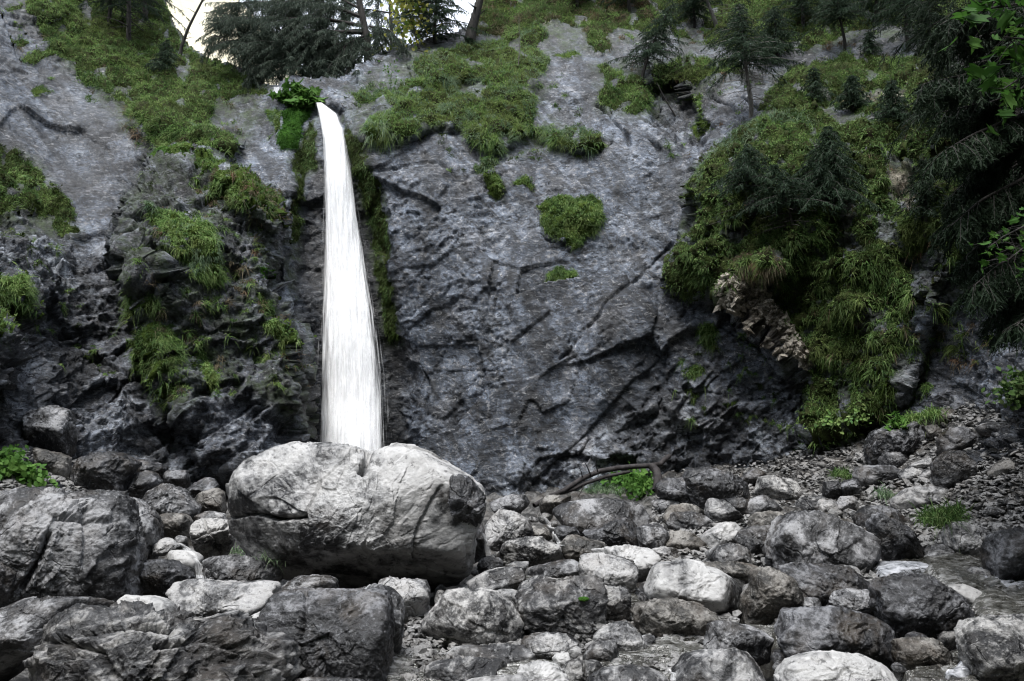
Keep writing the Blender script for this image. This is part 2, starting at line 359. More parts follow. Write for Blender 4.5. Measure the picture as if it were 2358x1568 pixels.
M["gravel"] = rock_mat("loose_gravel", (0.2100, 0.2058, 0.2016), (0.1260, 0.1235, 0.1201), (0.0420, 0.0403, 0.0386), 0.55, 3.0, brown_amt=0.3, bump=0.4)
M["forest"] = simple("forest_floor", (0.010, 0.014, 0.006), (0.035, 0.045, 0.018), 1.5, 0.95, 0.3)  # dark cover of the unseen slope added to block low sky
M["farhill"] = simple("sunlit_far_slope", (0.50, 0.455, 0.32), (0.80, 0.74, 0.57), 0.35, 0.95, 0.4)  # full sunlight on the far slope put into its pale colour

def fall_mat(name, edge, thick, seed):
    q = NT(name); uv = q.n("ShaderNodeUVMap").outputs[0]; sx = q.n("ShaderNodeSeparateXYZ", i0=uv); u = sx.outputs[0]; v = sx.outputs[1]
    s1 = q.noise(q.mapping(uv, (22 + seed, 0.9, 1)), 1.0, 6, 0.65, 0.15)
    s2 = q.noise(q.mapping(uv, (60, 2.2, 1)), 1.0, 5, 0.6, 0.1)
    st = q.math('ADD', q.math('MULTIPLY', s1, 0.6), q.math('MULTIPLY', s2, 0.4))
    e = q.math('MULTIPLY', q.math('MULTIPLY', u, q.math('SUBTRACT', 1.0, u)), 4.0)          # 0 at both edges, 1 in the middle
    a = q.math('ADD', q.math('MULTIPLY', e, edge), q.math('MULTIPLY', q.math('SUBTRACT', st, 0.5), 4.2))
    a = q.ramp(q.math('ADD', a, thick), [(0.0, 0.0), (1.0, 1.0)])
    q.put(q.b.inputs["Base Color"], q.ramp(st, [(0.34, (0.94, 0.952, 0.97)), (0.48, (0.98, 0.982, 0.985))]))
    q.b.inputs["Roughness"].default_value = 0.7; q.b.inputs["Specular IOR Level"].default_value = 0.2
    q.put(q.b.inputs["Normal"], q.n("ShaderNodeBump", I_Strength=0.10, I_Distance=0.05, I_Height=st))
    tl = q.n("ShaderNodeBsdfTranslucent", I_Color=(0.95, 0.96, 0.98, 1))
    m1 = q.n("ShaderNodeMixShader", i0=0.15); q.t.links.new(q.b.outputs[0], m1.inputs[1]); q.t.links.new(tl.outputs[0], m1.inputs[2])
    tp = q.n("ShaderNodeBsdfTransparent"); m2 = q.n("ShaderNodeMixShader", i0=a)
    q.t.links.new(tp.outputs[0], m2.inputs[1]); q.t.links.new(m1.outputs[0], m2.inputs[2]); q.t.links.new(m2.outputs[0], q.out.inputs[0])
    return q.m
M["fall"] = fall_mat("falling_water", 2.3, -0.16, 0)
M["wisp"] = fall_mat("thin_falling_water", 0.9, -0.38, 7)
M["trickle"] = fall_mat("trickle_water", 0.8, -0.42, 3)

def stream_mat(name, foam):
    spread = foam
    q = NT(name); vec = q.n("ShaderNodeTexCoord").outputs["Object"]
    n1 = q.noise(q.mapping(vec, (1.6, 5.0, 2.0)), 2.2, 6, 0.6, 1.2); n2 = q.noise(q.mapping(vec, (2.2, 7.0, 2)), 5.0, 4, 0.6, 0.8)
    f = q.math('ADD', q.math('MULTIPLY', n1, 0.6), q.math('MULTIPLY', n2, 0.4))
    col = q.ramp(f, [(0.38, (0.022, 0.021, 0.017)), (0.50, (0.085, 0.082, 0.072)), (0.60, (0.22, 0.22, 0.215))] if not foam else [(0.40, (0.12, 0.13, 0.14)), (0.49, (0.28, 0.29, 0.31)), (0.58, (0.50, 0.51, 0.54))])
    q.put(q.b.inputs["Base Color"], col); q.b.inputs["Roughness"].default_value = 0.45 if foam else 0.08
    q.b.inputs["Specular IOR Level"].default_value = 0.5
    q.put(q.b.inputs["Normal"], q.n("ShaderNodeBump", I_Strength=0.7, I_Distance=0.05, I_Height=f))
    if not foam:
        tp = q.n("ShaderNodeBsdfTransparent", I_Color=(0.85, 0.87, 0.85, 1)); mx = q.n("ShaderNodeMixShader", i0=q.ramp(f, [(0.40, 0.35), (0.58, 0.9)]))
        q.t.links.new(tp.outputs[0], mx.inputs[1]); q.t.links.new(q.b.outputs[0], mx.inputs[2]); q.t.links.new(mx.outputs[0], q.out.inputs[0])
    if foam:
        e = q.n("ShaderNodeAttribute", attribute_name="edge").outputs[2]
        a = q.ramp(q.math('ADD', q.math('MULTIPLY', e, 0.9), q.math('MULTIPLY', q.math('SUBTRACT', f, 0.5), 3.5)), [(0.25, 0.0), (0.85, 0.95)])
        tp = q.n("ShaderNodeBsdfTransparent"); mx = q.n("ShaderNodeMixShader", i0=a)
        q.t.links.new(tp.outputs[0], mx.inputs[1]); q.t.links.new(q.b.outputs[0], mx.inputs[2]); q.t.links.new(mx.outputs[0], q.out.inputs[0])
    return q.m
M["stream"] = stream_mat("clear_stream_water", False)
M["foam"] = stream_mat("white_rushing_water", True)

# ------------------------------------------------------------------ ground
GP = [(1179,1568,7.0),(1179,1350,9.6),(1179,1200,13.0),(1300,1130,15.6),(850,1300,10.5),(600,1500,7.6),(850,1100,15.6),
      (0,1568,6.6),(0,1420,8.0),(60,1140,11.0),(-100,1000,11.5),(330,1150,12.4),(480,1090,15.2),(330,1320,9.6),(150,1050,13.5),
      (2358,1568,6.6),(2358,1350,9.2),(2358,1250,10.2),(2358,930,12.2),(2100,935,14.6),(1900,1015,15.4),(1650,1090,15.8),
      (2200,1110,12.0),(2358,1080,11.2),(1800,1330,9.6),(1800,1180,12.4),(2050,1330,9.3),(1600,1470,8.0),(1500,1250,11.6),(2100,1530,7.0)]
_gx = at([g[0] for g in GP], [g[1] for g in GP], [g[2] for g in GP])
_ctrl = [tuple(p) for p in _gx] + [(0,3,-0.1),(-6,3,0.3),(6,3,0.4),(0,-4,0.2),(-14,8,4.0),(-16,0,5),(14,8,4.5),(16,0,5),(-12,16,3.0),(0,19,1.2),(12,19,6),(0,-14,5)]
_gz = rbf([(a, b) for a, b, c in _ctrl], [c for a, b, c in _ctrl], 5e-3, 5.0)
def gz(x, y): return _gz(np.stack(np.broadcast_arrays(np.asarray(x, float), np.asarray(y, float)), -1))
def ground_hit(px, py):
    d = rays(px, py); sh = d.shape[:-1]; d = d.reshape(-1, 3); d = d / d[:, 1:2]
    Y = np.full(len(d), 19.0); done = np.zeros(len(d), bool); ys = np.arange(4.5, 19, 0.07); prev = None
    for y in ys:
        p = CAM + d * y; below = (p[:, 2] < gz(p[:, 0], p[:, 1])) & ~done
        Y[below] = y - 0.035; done |= below
    return Y.reshape(sh)
def axis(a0, a1, step, lo, hi, ratio=1.25):
    m = list(np.arange(a0, a1 + 1e-6, step)); s = step; x = m[-1]
    while x < hi: s *= ratio; x += s; m.append(x)
    s = step; x = m[0]
    while x > lo: s *= ratio; x -= s; m.insert(0, x)
    return np.array(m)
def grid_faces(nx, ny, keep=None):
    i = np.arange(ny - 1)[:, None] * nx + np.arange(nx - 1)[None]
    F = np.stack([i, i + 1, i + nx + 1, i + nx], -1).reshape(-1, 4)
    return F if keep is None else F[keep[F].all(1)]
gxs = axis(-11, 11, 0.05, -60, 60); gys = axis(5, 17, 0.05, -50, 24)
X, Y = np.meshgrid(gxs, gys); Z = gz(X, Y)
Z = np.where(Y < -3, 0.2 + (-3 - Y) * 2.3, Z)                      # unseen steep slope added behind the viewer to block low sky
far = sstep(14, 30, np.abs(X)); Z = Z * (1 - far) + far * (4 + (np.abs(X) - 14) * 0.8)  # unseen side slopes, added to narrow the open sky
P = np.stack([X, Y, Z], -1).reshape(-1, 3)
near = ((np.abs(P[:, 0]) < 13) & (P[:, 1] > 4)).astype(float)
c1 = cells(P * (3.2, 3.2, 1.0), 5)[0]; c2 = cells(P * (8, 8, 2.0), 9)[0]
boul = sstep(0, 1, near) * sstep(5.0, 2.5, P[:, 0] * 0.9 - (P[:, 1] - 9.5) * -0.55 - 0.4)
P[:, 2] -= 0.34 * boul
P[:, 2] += near * (0.13 * (0.55 - c1) + 0.05 * (0.5 - c2) + 0.10 * fbm(P * 0.9, 3, 4) - 0.03)
mi = (P[grid_faces(len(gxs), len(gys))[:, 0], 1] < 1.5).astype(int)
g = mesh("ground", P, grid_faces(len(gxs), len(gys)), [M["ground"], M["forest"]], mi=mi); tag(g, kind="structure")

# ------------------------------------------------------------------ cliff
CP = [(800,1150,16.9),(1200,1140,16.3),(1500,1090,16.4),(1200,800,16.9),(1450,800,16.5),(1200,450,18.2),(1450,450,17.9),(1100,300,19.0),(1350,200,20.2),
      (1000,180,20.8),(1150,80,22.8),(1400,40,23.2),(1650,60,21.6),(1600,250,19.0),(1560,600,17.0),(1700,450,16.2),(1700,850,16.2),(1820,1010,15.9),
      (1900,250,17.6),(2100,90,18.6),(1950,600,15.2),(2150,500,14.2),(2150,800,14.2),(2250,870,13.0),(2358,600,12.4),(2358,880,12.0),(2358,200,14.4),
      (740,250,19.2),(740,600,17.9),(740,1000,17.1),(620,230,20.4),(620,400,18.6),(640,900,16.6),(480,980,15.5),(470,500,17.0),(400,120,22.5),(420,300,19.0),
      (200,80,21.5),(50,50,20.0),(180,350,18.2),(60,500,16.0),(150,800,15.0),(0,900,12.6),(250,1050,14.6),(0,700,13.6),(-300,700,10.4),(-900,700,6.0),(-300,100,16),(-900,0,10),
      (2800,700,8.6),(2800,0,12),(3500,700,4.5),(3500,0,7),(300,-800,34),(1179,-1200,44),(2000,-800,34),(-900,-1200,24),(3500,-1200,22),(1179,-400,29),(2100,-300,23),(150,-300,26),
      (1300,1300,15.4),(600,1300,14.6),(2000,1200,14.4),(2358,1200,11),(0,1200,11.2),(-900,1300,5.6),(3500,1300,4.2)]
cdep = rbf([(a, b) for a, b, c in CP], [c for a, b, c in CP], 2e-3, 600.0)
RAISE = [ # polygon, metres towards the viewer, softness px
 ([(330,350),(400,338),(460,360),(520,385),(600,440),(645,480),(652,540),(622,640),(680,760),(692,860),(694,1080),(640,1080),(560,1100),(480,1080),(420,960),(345,850),(315,700),(278,580),(288,450)],1.0,26),
 ([(500,380),(600,440),(648,480),(652,535),(610,520),(520,460)],0.45,14),
 ([(280,560),(330,590),(380,640),(385,680),(330,650),(300,620)],0.4,10),
 ([(1560,665),(1610,690),(1660,690),(1700,715),(1770,775),(1830,850),(1868,890),(1855,1010),(2080,930),(2160,700),(2260,500),(2260,200),(1900,150),(1760,270),(1640,350),(1580,420),(1600,500),(1550,600)],0.6,16),
 ([(1675,640),(1750,625),(1800,700),(1870,810),(1868,850),(1835,838),(1775,770),(1705,712),(1660,690)],0.22,22),
 ([(1700,590),(1790,590),(1800,630),(1770,640),(1700,640),(1670,630)],0.35,12),
 ([(1490,205),(1560,190),(1600,260),(1640,300),(1600,345),(1540,315),(1500,290)],-0.8,18),
 ([(688,250),(735,235),(800,260),(870,500),(930,800),(960,1060),(690,1060),(690,600),(680,400)],-0.55,30),
 ([(-80,740),(30,765),(58,830),(50,885),(0,915),(-80,930)],0.8,12),
 ([(880,215),(960,190),(1060,150),(1230,190),(1240,260),(1390,330),(1330,348),(1230,310),(1140,345),(1075,320),(1060,290),(930,318),(850,318)],0.35,18),
 ([(950,155),(1000,120),(1240,125),(1250,150),(1090,185),(960,188)],0.4,14),
 ([(1250,470),(1380,462),(1392,500),(1325,575),(1255,540)],0.12,14),
 ([(1350,1095),(1510,1060),(1560,1030),(1560,1130),(1350,1150)],0.2,20),
 ([(1500,330),(1580,330),(1590,400),(1560,500),(1530,700),(1560,900),(1500,1000),(1480,800),(1520,560)],-0.22,30),
 ([(300,290),(330,250),(560,330),(540,350),(480,360),(340,340)],0.5,14),
 ([(180,60),(330,40),(420,130),(520,290),(540,350),(450,335),(300,265),(200,190)],0.35,25),
]
SKYCUT = [(378,-3000),(378,-100),(385,20),(402,66),(432,112),(520,150),(600,192),(640,205),(665,192),(700,182),(760,182),(790,172),(860,138),(900,112),(960,92),(1075,66),(1100,40),(1120,-100),(1180,-3000)]
pxs = axis(-60, 2420, 3.0, -2200, 4600, 1.18); pys = axis(-40, 1230, 3.0, -1700, 1320, 1.16)
PX, PY = np.meshgrid(pxs, pys); NXc, NYc = len(pxs), len(pys)
wx = PX + 10 * pn(np.stack([PX / 60, PY / 60, PX * 0], -1), 3) + 5 * pn(np.stack([PX / 22, PY / 22, PX * 0 + 4], -1), 8)
wy = PY + 10 * pn(np.stack([PX / 60, PY / 60, PX * 0 + 9], -1), 5) + 5 * pn(np.stack([PX / 22, PY / 22, PX * 0 + 7], -1), 9)
DEP = cdep(np.stack([PX, PY], -1))
DEP = np.clip(DEP, 3.5, 60)
for poly, h, soft in RAISE:
    sd = poly_sd(wx, wy, poly); DEP = DEP - h * sstep(-soft, soft, sd)
C = at(PX, PY, DEP)
def normals(G):
    a = np.gradient(G, axis=1); b = np.gradient(G, axis=0); n = np.cross(a, b); n /= np.linalg.norm(n, axis=-1)[..., None] + 1e-12
    return np.where((n[..., 1:2] > 0), -n, n)
# how rough, mossy, rubbly each stretch of the face is
def region(polys, soft): 
    r = np.zeros(PX.shape)
    for p in polys: r = np.maximum(r, sstep(-soft, soft, poly_sd(wx, wy, p)))
    return r
ROUGH = region([[(-900,520),(40,500),(120,560),(260,600),(285,400),(330,350),(470,350),(650,470),(660,700),(700,900),(700,1400),(-900,1400)],
                [(1640,690),(1870,860),(1860,1000),(2500,1400),(2500,100),(2150,100),(1900,400),(1700,300),(1600,400),(1560,640)],
                [(1500,900),(1860,860),(1860,1300),(1100,1300),(1200,1080),(1400,1000)],
                [(1490,180),(1640,180),(1650,330),(1520,330)]], 40)
MOSS = region([[(660,355),(702,300),(728,260),(738,330),(742,395),(720,400),(700,420),(698,560),(655,560),(672,450)], [(665,560),(702,560),(690,660),(700,900),(698,1050),(686,1050),(690,800)],
               [(790,270),(842,325),(862,400),(884,520),(910,650),(925,800),(890,800),(862,640),(826,450),(806,350)], [(1120,425),(1165,425),(1160,462),(1130,455)],
               [(1640,640),(1700,640),(1680,700),(1640,720)], [(1590,380),(1650,340),(1660,460),(1580,470)]], 12)
RUB = region([[(1680,645),(1745,632),(1800,705),(1868,812),(1868,848),(1838,836),(1775,768),(1705,710),(1665,688)], [(1215,70),(1255,45),(1262,60),(1235,85)], [(1990,220),(2080,205),(2090,240),(2040,260)], [(2040,360),(2090,380),(2080,420),(2110,470),(2050,440)]], 8)
MOSS = np.maximum(MOSS, 0.75 * region([[(285,440),(330,340),(470,350),(650,460),(660,560),(640,660),(690,800),(690,1000),(560,900),(420,960),(320,860),(290,640)],
    [(40,0),(370,0),(520,150),(640,215),(560,340),(330,350),(160,160)],[(-60,320),(90,370),(190,550),(-60,540)],[(780,215),(960,110),(1270,60),(1250,250),(1400,340),(1150,370),(1060,300),(840,330)],
    [(1100,0),(1560,0),(1540,100),(1340,130),(1100,90)],[(1370,150),(1570,120),(1720,160),(1500,280),(1380,260)],[(1500,0),(2400,0),(2400,110),(1560,120)],[(1780,170),(2100,120),(2300,200),(2330,650),(2120,720),(2070,930),(1850,1010),(1800,700),(1560,680),(1570,420),(1760,260)]], 22))
cf = C.reshape(-1, 3); N0 = normals(C).reshape(-1, 3); rf = ROUGH.ravel()
tiltd = cf * (1.0, 1.0, 1.0)
big = fbm(cf * 0.45, 4, 11)
wl = cf + 0.05 * np.stack([pn(cf * 1.1, 31), pn(cf * 1.1, 32), pn(cf * 1.1, 33)], -1)
rotp = np.stack([wl[:, 0] * 0.82 + wl[:, 2] * 0.57, wl[:, 1], -wl[:, 0] * 0.57 + wl[:, 2] * 0.82], -1)
fa = facets(rotp * (0.7, 0.9, 1.3), 21, 0.6)
fb = facets(rotp * (1.9, 2.2, 3.6), 22, 0.6)
fc = facets(rotp * (5.0, 5.0, 9.0), 23, 0.6)
rd = fbm(wl * 1.4, 5, 40, 0.55, ridge=True)
fine = fbm(cf * 6, 4, 50, 0.6)
fd = facets(rotp * (10, 10, 19), 24, 0.6)
pm = sstep(-0.12, 0.22, fbm(cf * 0.7, 4, 95))
rf = rf * (1 - 0.75 * region([[(2060,740),(2200,680),(2420,700),(2420,880),(2100,930)]], 30).ravel())
fg = facets(rotp * (0.30, 0.32, 0.42) + 7.3, 27, 0.6)
disp = 0.13 * fg + big * (0.20 + 0.25 * rf) + fa * (0.035 + 0.17 * rf) + fb * (0.012 + 0.025 * pm * (1 - rf) + 0.085 * rf) + fc * (0.006 + 0.020 * pm * (1 - rf) + 0.036 * rf) + fd * (0.006 + 0.012 * pm + 0.012 * rf) + fine * (0.010 + 0.022 * rf) + (rd - 0.3) * (0.01 + 0.06 * rf)
rub = RUB.ravel(); disp += rub * (0.06 * facets(wl * (5, 5, 8), 61, 0.8))
# a few long fractures across the slab
for pl, dp, wd in [([(1380,240),(1425,300),(1450,340)],0.35,7),([(880,395),(930,375),(1000,380),(1050,410)],0.10,4),
                   ([(1700,205),(1740,250),(1760,262)],0.4,7),([(1620,190),(1690,250)],0.45,8),([(1560,470),(1550,560),(1420,690),(1290,830)],0.14,7),([(690,700),(697,1000)],0.3,8),
                   ([(960,840),(990,900),(980,960)],0.15,6),([(1700,720),(1770,790),(1840,870)],0.35,14),([(640,720),(660,640),(655,560)],0.2,6)]:
    d = line_d(wx, wy, pl).ravel(); disp -= 0.6 * dp * np.exp(-(d / (0.55 * wd)) ** 2)
C = (cf + N0 * disp[:, None]).reshape(NYc, NXc, 3)
keep = (poly_sd(wx, wy, SKYCUT) < 0).ravel()
F = grid_faces(NXc, NYc, keep)
cliff = mesh("cliff", C.reshape(-1, 3), F, M["cliff"]); tag(cliff, kind="structure")
WET_AND_DIM = region([[(697,470),(720,395),(742,395),(790,420),(870,560),(925,800),(940,1075),(688,1075),(692,700)]], 16)
WET_AND_DIM = np.maximum(WET_AND_DIM, 0.52 * region([[(-60,-40),(330,60),(340,480),(280,560),(-60,520)],[(1480,-40),(2450,-40),(2450,240),(1700,320),(1560,240)],[(1000,-40),(1480,-40),(1450,150),(1240,180),(900,160)]], 60))  # not damp: painted dimming where the leaning-back upper rock catches too much light
cliff.data.attributes.new("wet", 'FLOAT', 'POINT').data.foreach_set("value", WET_AND_DIM.ravel().astype(np.float32))  # carries real wetness and the painted dimming together
ca = cliff.data.color_attributes.new("kind", 'FLOAT_COLOR', 'POINT')
ca.data.foreach_set("color", np.stack([rf, MOSS.ravel(), rub, np.ones_like(rf)], -1).astype(np.float32).ravel())
CN = normals(C)
def cl(px, py):
    """point and normal of the cliff face at a traced pixel"""
    ix = np.interp(px, pxs, np.arange(NXc)); iy = np.interp(py, pys, np.arange(NYc))
    i = np.clip(ix.astype(int), 0, NXc - 2); j = np.clip(iy.astype(int), 0, NYc - 2); a = (ix - i)[..., None]; b = (iy - j)[..., None]
    def bl(G): return (G[j, i] * (1 - a) + G[j, i + 1] * a) * (1 - b) + (G[j + 1, i] * (1 - a) + G[j + 1, i + 1] * a) * b
    return bl(C), bl(CN)
# broken pale rubble packed in the band under the rib
_rb = np.random.default_rng(77); bx = _rb.uniform(1655, 1880, 5200); by = _rb.uniform(620, 870, 5200)
ok = poly_sd(bx, by, [(1672,650),(1745,632),(1800,700),(1868,806),(1872,850),(1836,842),(1775,775),(1705,716),(1672,690)]) > 0; bx, by = bx[ok][:1500], by[ok][:1500]
pt, nn = cl(bx, by); D_ = np.array([(1,0,0),(-1,0,0),(0,1,0),(0,-1,0),(0,0,1),(0,0,-1)], float); F_ = np.array([(0,2,4),(2,1,4),(1,3,4),(3,0,4),(2,0,5),(1,2,5),(3,1,5),(0,3,5)])
sz = _rb.uniform(0.03, 0.10, len(pt)); ang = _rb.normal(size=(len(pt), 3, 3)); qd = np.linalg.qr(ang)[0]
V = np.einsum('nij,kj->nki', qd, D_ * (1.3, 0.9, 0.6)) * (sz[:, None, None] * _rb.uniform(0.6, 1.3, (len(pt), 6, 1))) + (pt + nn * 0.04)[:, None]
tag(mesh("rubble", V.reshape(-1, 3), (F_[None] + (np.arange(len(pt)) * 6)[:, None, None]).reshape(-1, 3), rock_mat("pale_brown_rubble", (0.33, 0.30, 0.25), (0.19, 0.165, 0.13), (0.05, 0.042, 0.03), 0.55, 2.0, world=True), smooth=False), group="pale rubble band in the cliff", kind="stuff")
# the slope far beyond the notch, its sunlight painted into the pale colour
hx = np.linspace(-60, 40, 120); hv = np.linspace(0, 1, 60); HX, HV = np.meshgrid(hx, hv)
crest = np.interp(HX, [-60, -28, -18, -10, 0, 40], [60, 42, 30, 21, 15, 12])
HZ = crest * HV; HY = 58 + 22 * HV + 0.15 * HX
P = np.stack([HX, HY, HZ], -1).reshape(-1, 3); P += 0.9 * np.stack([pn(P * 0.3, 1), pn(P * 0.3, 2), pn(P * 0.4, 3)], -1)
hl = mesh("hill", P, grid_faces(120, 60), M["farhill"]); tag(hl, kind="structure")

# ------------------------------------------------------------------ grass and moss on the cliff
def warped_sd(px, py, poly, amp=14):
    x = px + amp * pn(np.stack([px / 34, py / 34, px * 0 + 1], -1), 71) + amp * 0.5 * pn(np.stack([px / 12, py / 12, px * 0 + 2], -1), 72)
    y = py + amp * pn(np.stack([px / 34, py / 34, px * 0 + 3], -1), 73) + amp * 0.5 * pn(np.stack([px / 12, py / 12, px * 0 + 4], -1), 74)
    return poly_sd(x, y, poly)
def turf(name, polys, thick=0.16, dens=1.0, length=0.34, mats=("grass",), mat="mat", holes=0.0, amp=11, cut=(), lay=0.35, width=0.017, label=None, cat=None, group=None, kind=None):
    Vs, Fs, MIs, n0 = [], [], [], 0
    rng = np.random.default_rng(abs(hash((name, len(polys), polys[0][0]))) % 99999 if False else int(polys[0][0][0] * 7 + polys[0][0][1] * 13 + 5) % 99999)
    mlist = [M[mat]] + [M[m] for m in mats]
    for poly in polys:
        A = np.array(poly, float); x0, y0 = A.min(0) - 20; x1, y1 = A.max(0) + 20
        i0, i1 = np.searchsorted(pxs, (x0, x1)); j0, j1 = np.searchsorted(pys, (y0, y1)); i1 = min(i1 + 1, NXc); j1 = min(j1 + 1, NYc)
        sx, sy = PX[j0:j1, i0:i1], PY[j0:j1, i0:i1]
        def field(x, y):
            s = warped_sd(x, y, poly, amp)
            for hp in cut: s = np.minimum(s, -warped_sd(x, y, hp, amp))
            if holes: s = np.minimum(s, (0.42 - holes + 0.62 * fbm(np.stack([x / 45, y / 38, x * 0 + 11], -1), 4, 77)) * 60)
            return s
        sd = field(sx, sy)
        Q = C[j0:j1, i0:i1].reshape(-1, 3); Nn = CN[j0:j1, i0:i1].reshape(-1, 3); s = sd.ravel()
        if len(Q) == 0: continue
        lump = np.clip(0.62 - cells(Q * 2.6, 81)[0], -0.2, 1) + 0.5 * np.clip(0.55 - cells(Q * 6.5, 82)[0], -0.2, 1) + 0.35 * fbm(Q * 5, 3, 83)
        off = 0.62 * thick * (0.45 + 1.1 * lump) * sstep(0, 26, s) - 0.05 * (1 - sstep(-6, 6, s))
        V = Q + Nn * off[:, None] + np.array((0, 0, 0.3)) * (off * sstep(0, 20, s))[:, None]
        Fk = grid_faces(i1 - i0, j1 - j0, s > -7)
        if len(Fk) == 0: continue
        used, inv = np.unique(Fk, return_inverse=True)
        Vs.append(V[used]); Fs.append(inv.reshape(-1, 4) + n0); MIs.append(np.zeros(len(Fk), int)); n0 += len(used)
        # blades rooted on the cushion
        area = max(1.0, (sd > 0).sum() * 9.0)
        nb = int(area / 2.9 * dens)
        if nb < 4: continue
        bx = rng.uniform(x0, x1, nb * 4); by = rng.uniform(y0, y1, nb * 4); ok = field(bx, by) > 1
        bx, by = bx[ok][:nb], by[ok][:nb]
        if len(bx) == 0: continue
        ii = np.interp(bx, sx[0], np.arange(sx.shape[1])); jj = np.interp(by, sy[:, 0], np.arange(sx.shape[0]))
        idx = np.clip(jj.round().astype(int), 0, sx.shape[0] - 1) * sx.shape[1] + np.clip(ii.round().astype(int), 0, sx.shape[1] - 1)
        R = V[idx]; Nr = Nn[idx]; R = R + rng.normal(size=R.shape) * 0.012
        # blades lean together clump by clump
        F1, F2, H, Dc = cells(R * 3.4, 91)
        cl_ = np.stack([((H * 3) & 255) / 127.5 - 1, ((H >> 8) & 255) / 127.5 - 1, ((H >> 16) & 255) / 127.5 - 1], -1)
        D0 = Nr * 0.75 + np.array((0, 0, 0.45)) + Dc * 0.5 + cl_ * 0.30 + rng.normal(size=R.shape) * 0.28
        D0 /= np.linalg.norm(D0, axis=1)[:, None]
        tall = ((H >> 5) & 255) / 255.
        L = length * 0.50 * rng.uniform(0.45, 1.25, len(R)) * (0.55 + 0.8 * tall)
        dr = rng.uniform(0.1, 0.8, len(R)) + lay
        view = np.tile(np.array((0.0, 1.0, -0.2)), (len(R), 1)) + rng.normal(size=R.shape) * 0.45
        bm_sel = ((((H >> 11) & 255) / 255. * 0.75 + rng.uniform(0, 0.25, len(R))) * len(mats)).astype(int) % len(mats)
        leafy = rng.random(len(R)) < 0.30; L = np.where(leafy, 0.055 * rng.uniform(0.6, 1.3, len(R)), L)
        V2, F2_ = blades(R, D0, L, width * np.where(leafy, 1.5, 0.62) * rng.uniform(0.6, 1.3, len(R)), dr, rng, 4, side=view)
        Vs.append(V2); Fs.append(F2_ + n0); MIs.append(np.repeat(bm_sel + 1, 3)); n0 += len(V2)
    V = np.vstack(Vs); loc = V[:2000].mean(0) if kind != "stuff" else np.zeros(3)
    o = mesh(name, V, np.vstack(Fs), mlist, mi=np.concatenate(MIs), loc=loc)
    return tag(o, label, cat, group, kind)
ROCKHOLES_R = [[(1878,245),(1935,240),(1990,290),(1940,300)],[(1930,440),(1965,430),(1960,500),(1938,510)],[(2010,480),(2060,510),(2070,570),(2020,550)],[(1990,215),(2090,205),(2080,250),(2000,255)],
               [(2030,340),(2100,360),(2130,500),(2060,450)],[(1940,500),(1990,560),(1985,580),(1930,560)],[(1690,520),(1720,540),(1700,560),(1660,540)],[(2070,600),(2160,520),(2200,640),(2120,700)],
               [(1860,560),(1900,580),(1890,600)],[(1960,720),(2040,710),(2050,760),(1980,770)],[(1930,880),(1960,870),(1965,950),(1935,950)]]
GL = "mountain grass and moss clothing the cliff"
turf("grass", [[(55,-40),(372,-40),(384,10),(402,62),(430,110),(520,150),(600,195),(640,214),(600,232),(560,222),(500,240),(488,280),(515,300),(552,325),(540,355),(500,365),(460,340),(420,330),(350,340),(330,300),(300,270),(280,240),(240,215),(180,190),(170,150),(130,130),(40,142),(60,122),(110,105),(90,60),(55,30)],
     [(25,88),(55,75),(92,92),(50,102)],[(-40,20),(50,10),(60,30),(0,30)]], 0.2, 1.25, 0.38, ("grass","grass_dk","grass"), holes=0.09, group=GL, kind="stuff")
turf("grass", [[(-60,320),(40,338),(80,380),(130,430),(172,480),(186,548),(140,542),(100,500),(50,480),(-60,520)]], 0.18, 1.2, 0.30, ("grass","moss_dark","grass_dk"), holes=0.14, group=GL, kind="stuff")
turf("grass", [[(788,218),(850,198),(900,206),(960,178),(948,150),(1000,118),(1080,94),(1150,82),(1240,62),(1270,82),(1240,118),(1272,140),(1250,180),(1220,200),(1240,240),(1232,275),(1300,285),(1380,315),(1392,335),(1350,350),(1300,342),(1260,322),(1220,312),(1170,330),(1150,356),(1110,350),(1075,322),(1070,290),(1000,290),(930,320),(900,312),(850,285),(880,266),(900,250),(830,240)],
     [(1085,392),(1090,362),(1130,352),(1152,372),(1140,392),(1112,402)]], 0.22, 1.3, 0.36, ("grass","grass","grass_blue","grass"), holes=0.08, cut=[[(890,125),(955,120),(950,170),(880,190)],[(1060,190),(1110,185),(1105,205),(1070,215)],[(840,240),(890,225),(885,250)]], group=GL, kind="stuff")
turf("grass", [[(1105,-40),(1480,-40),(1545,62),(1500,92),(1440,72),(1400,100),(1412,130),(1380,132),(1345,112),(1340,72),(1280,62),(1200,82),(1085,84)]], 0.2, 1.2, 0.42, ("grass","grass_dk","grass_dry"), holes=0.09, group=GL, kind="stuff")
turf("grass", [[(1370,162),(1400,150),(1432,170),(1440,195),(1472,175),(1490,196),(1512,150),(1560,130),(1700,138),(1712,165),(1560,182),(1502,202),(1490,262),(1462,276),(1400,252),(1374,222),(1390,195)]], 0.22, 1.3, 0.36, ("grass","mossmat" if False else "grass_dk","grass"), holes=0.12, group=GL, kind="stuff")
turf("grass", [[(1490,-40),(2480,-40),(2480,120),(2150,112),(2130,82),(2050,58),(1950,78),(1850,122),(1750,132),(1690,122),(1560,100)]], 0.22, 1.25, 0.28, ("grass_dk","grass_dk","grass","moss_dark"), holes=0.10, cut=[[(1560,60),(1600,30),(1640,70),(1600,100)]], group=GL, kind="stuff")
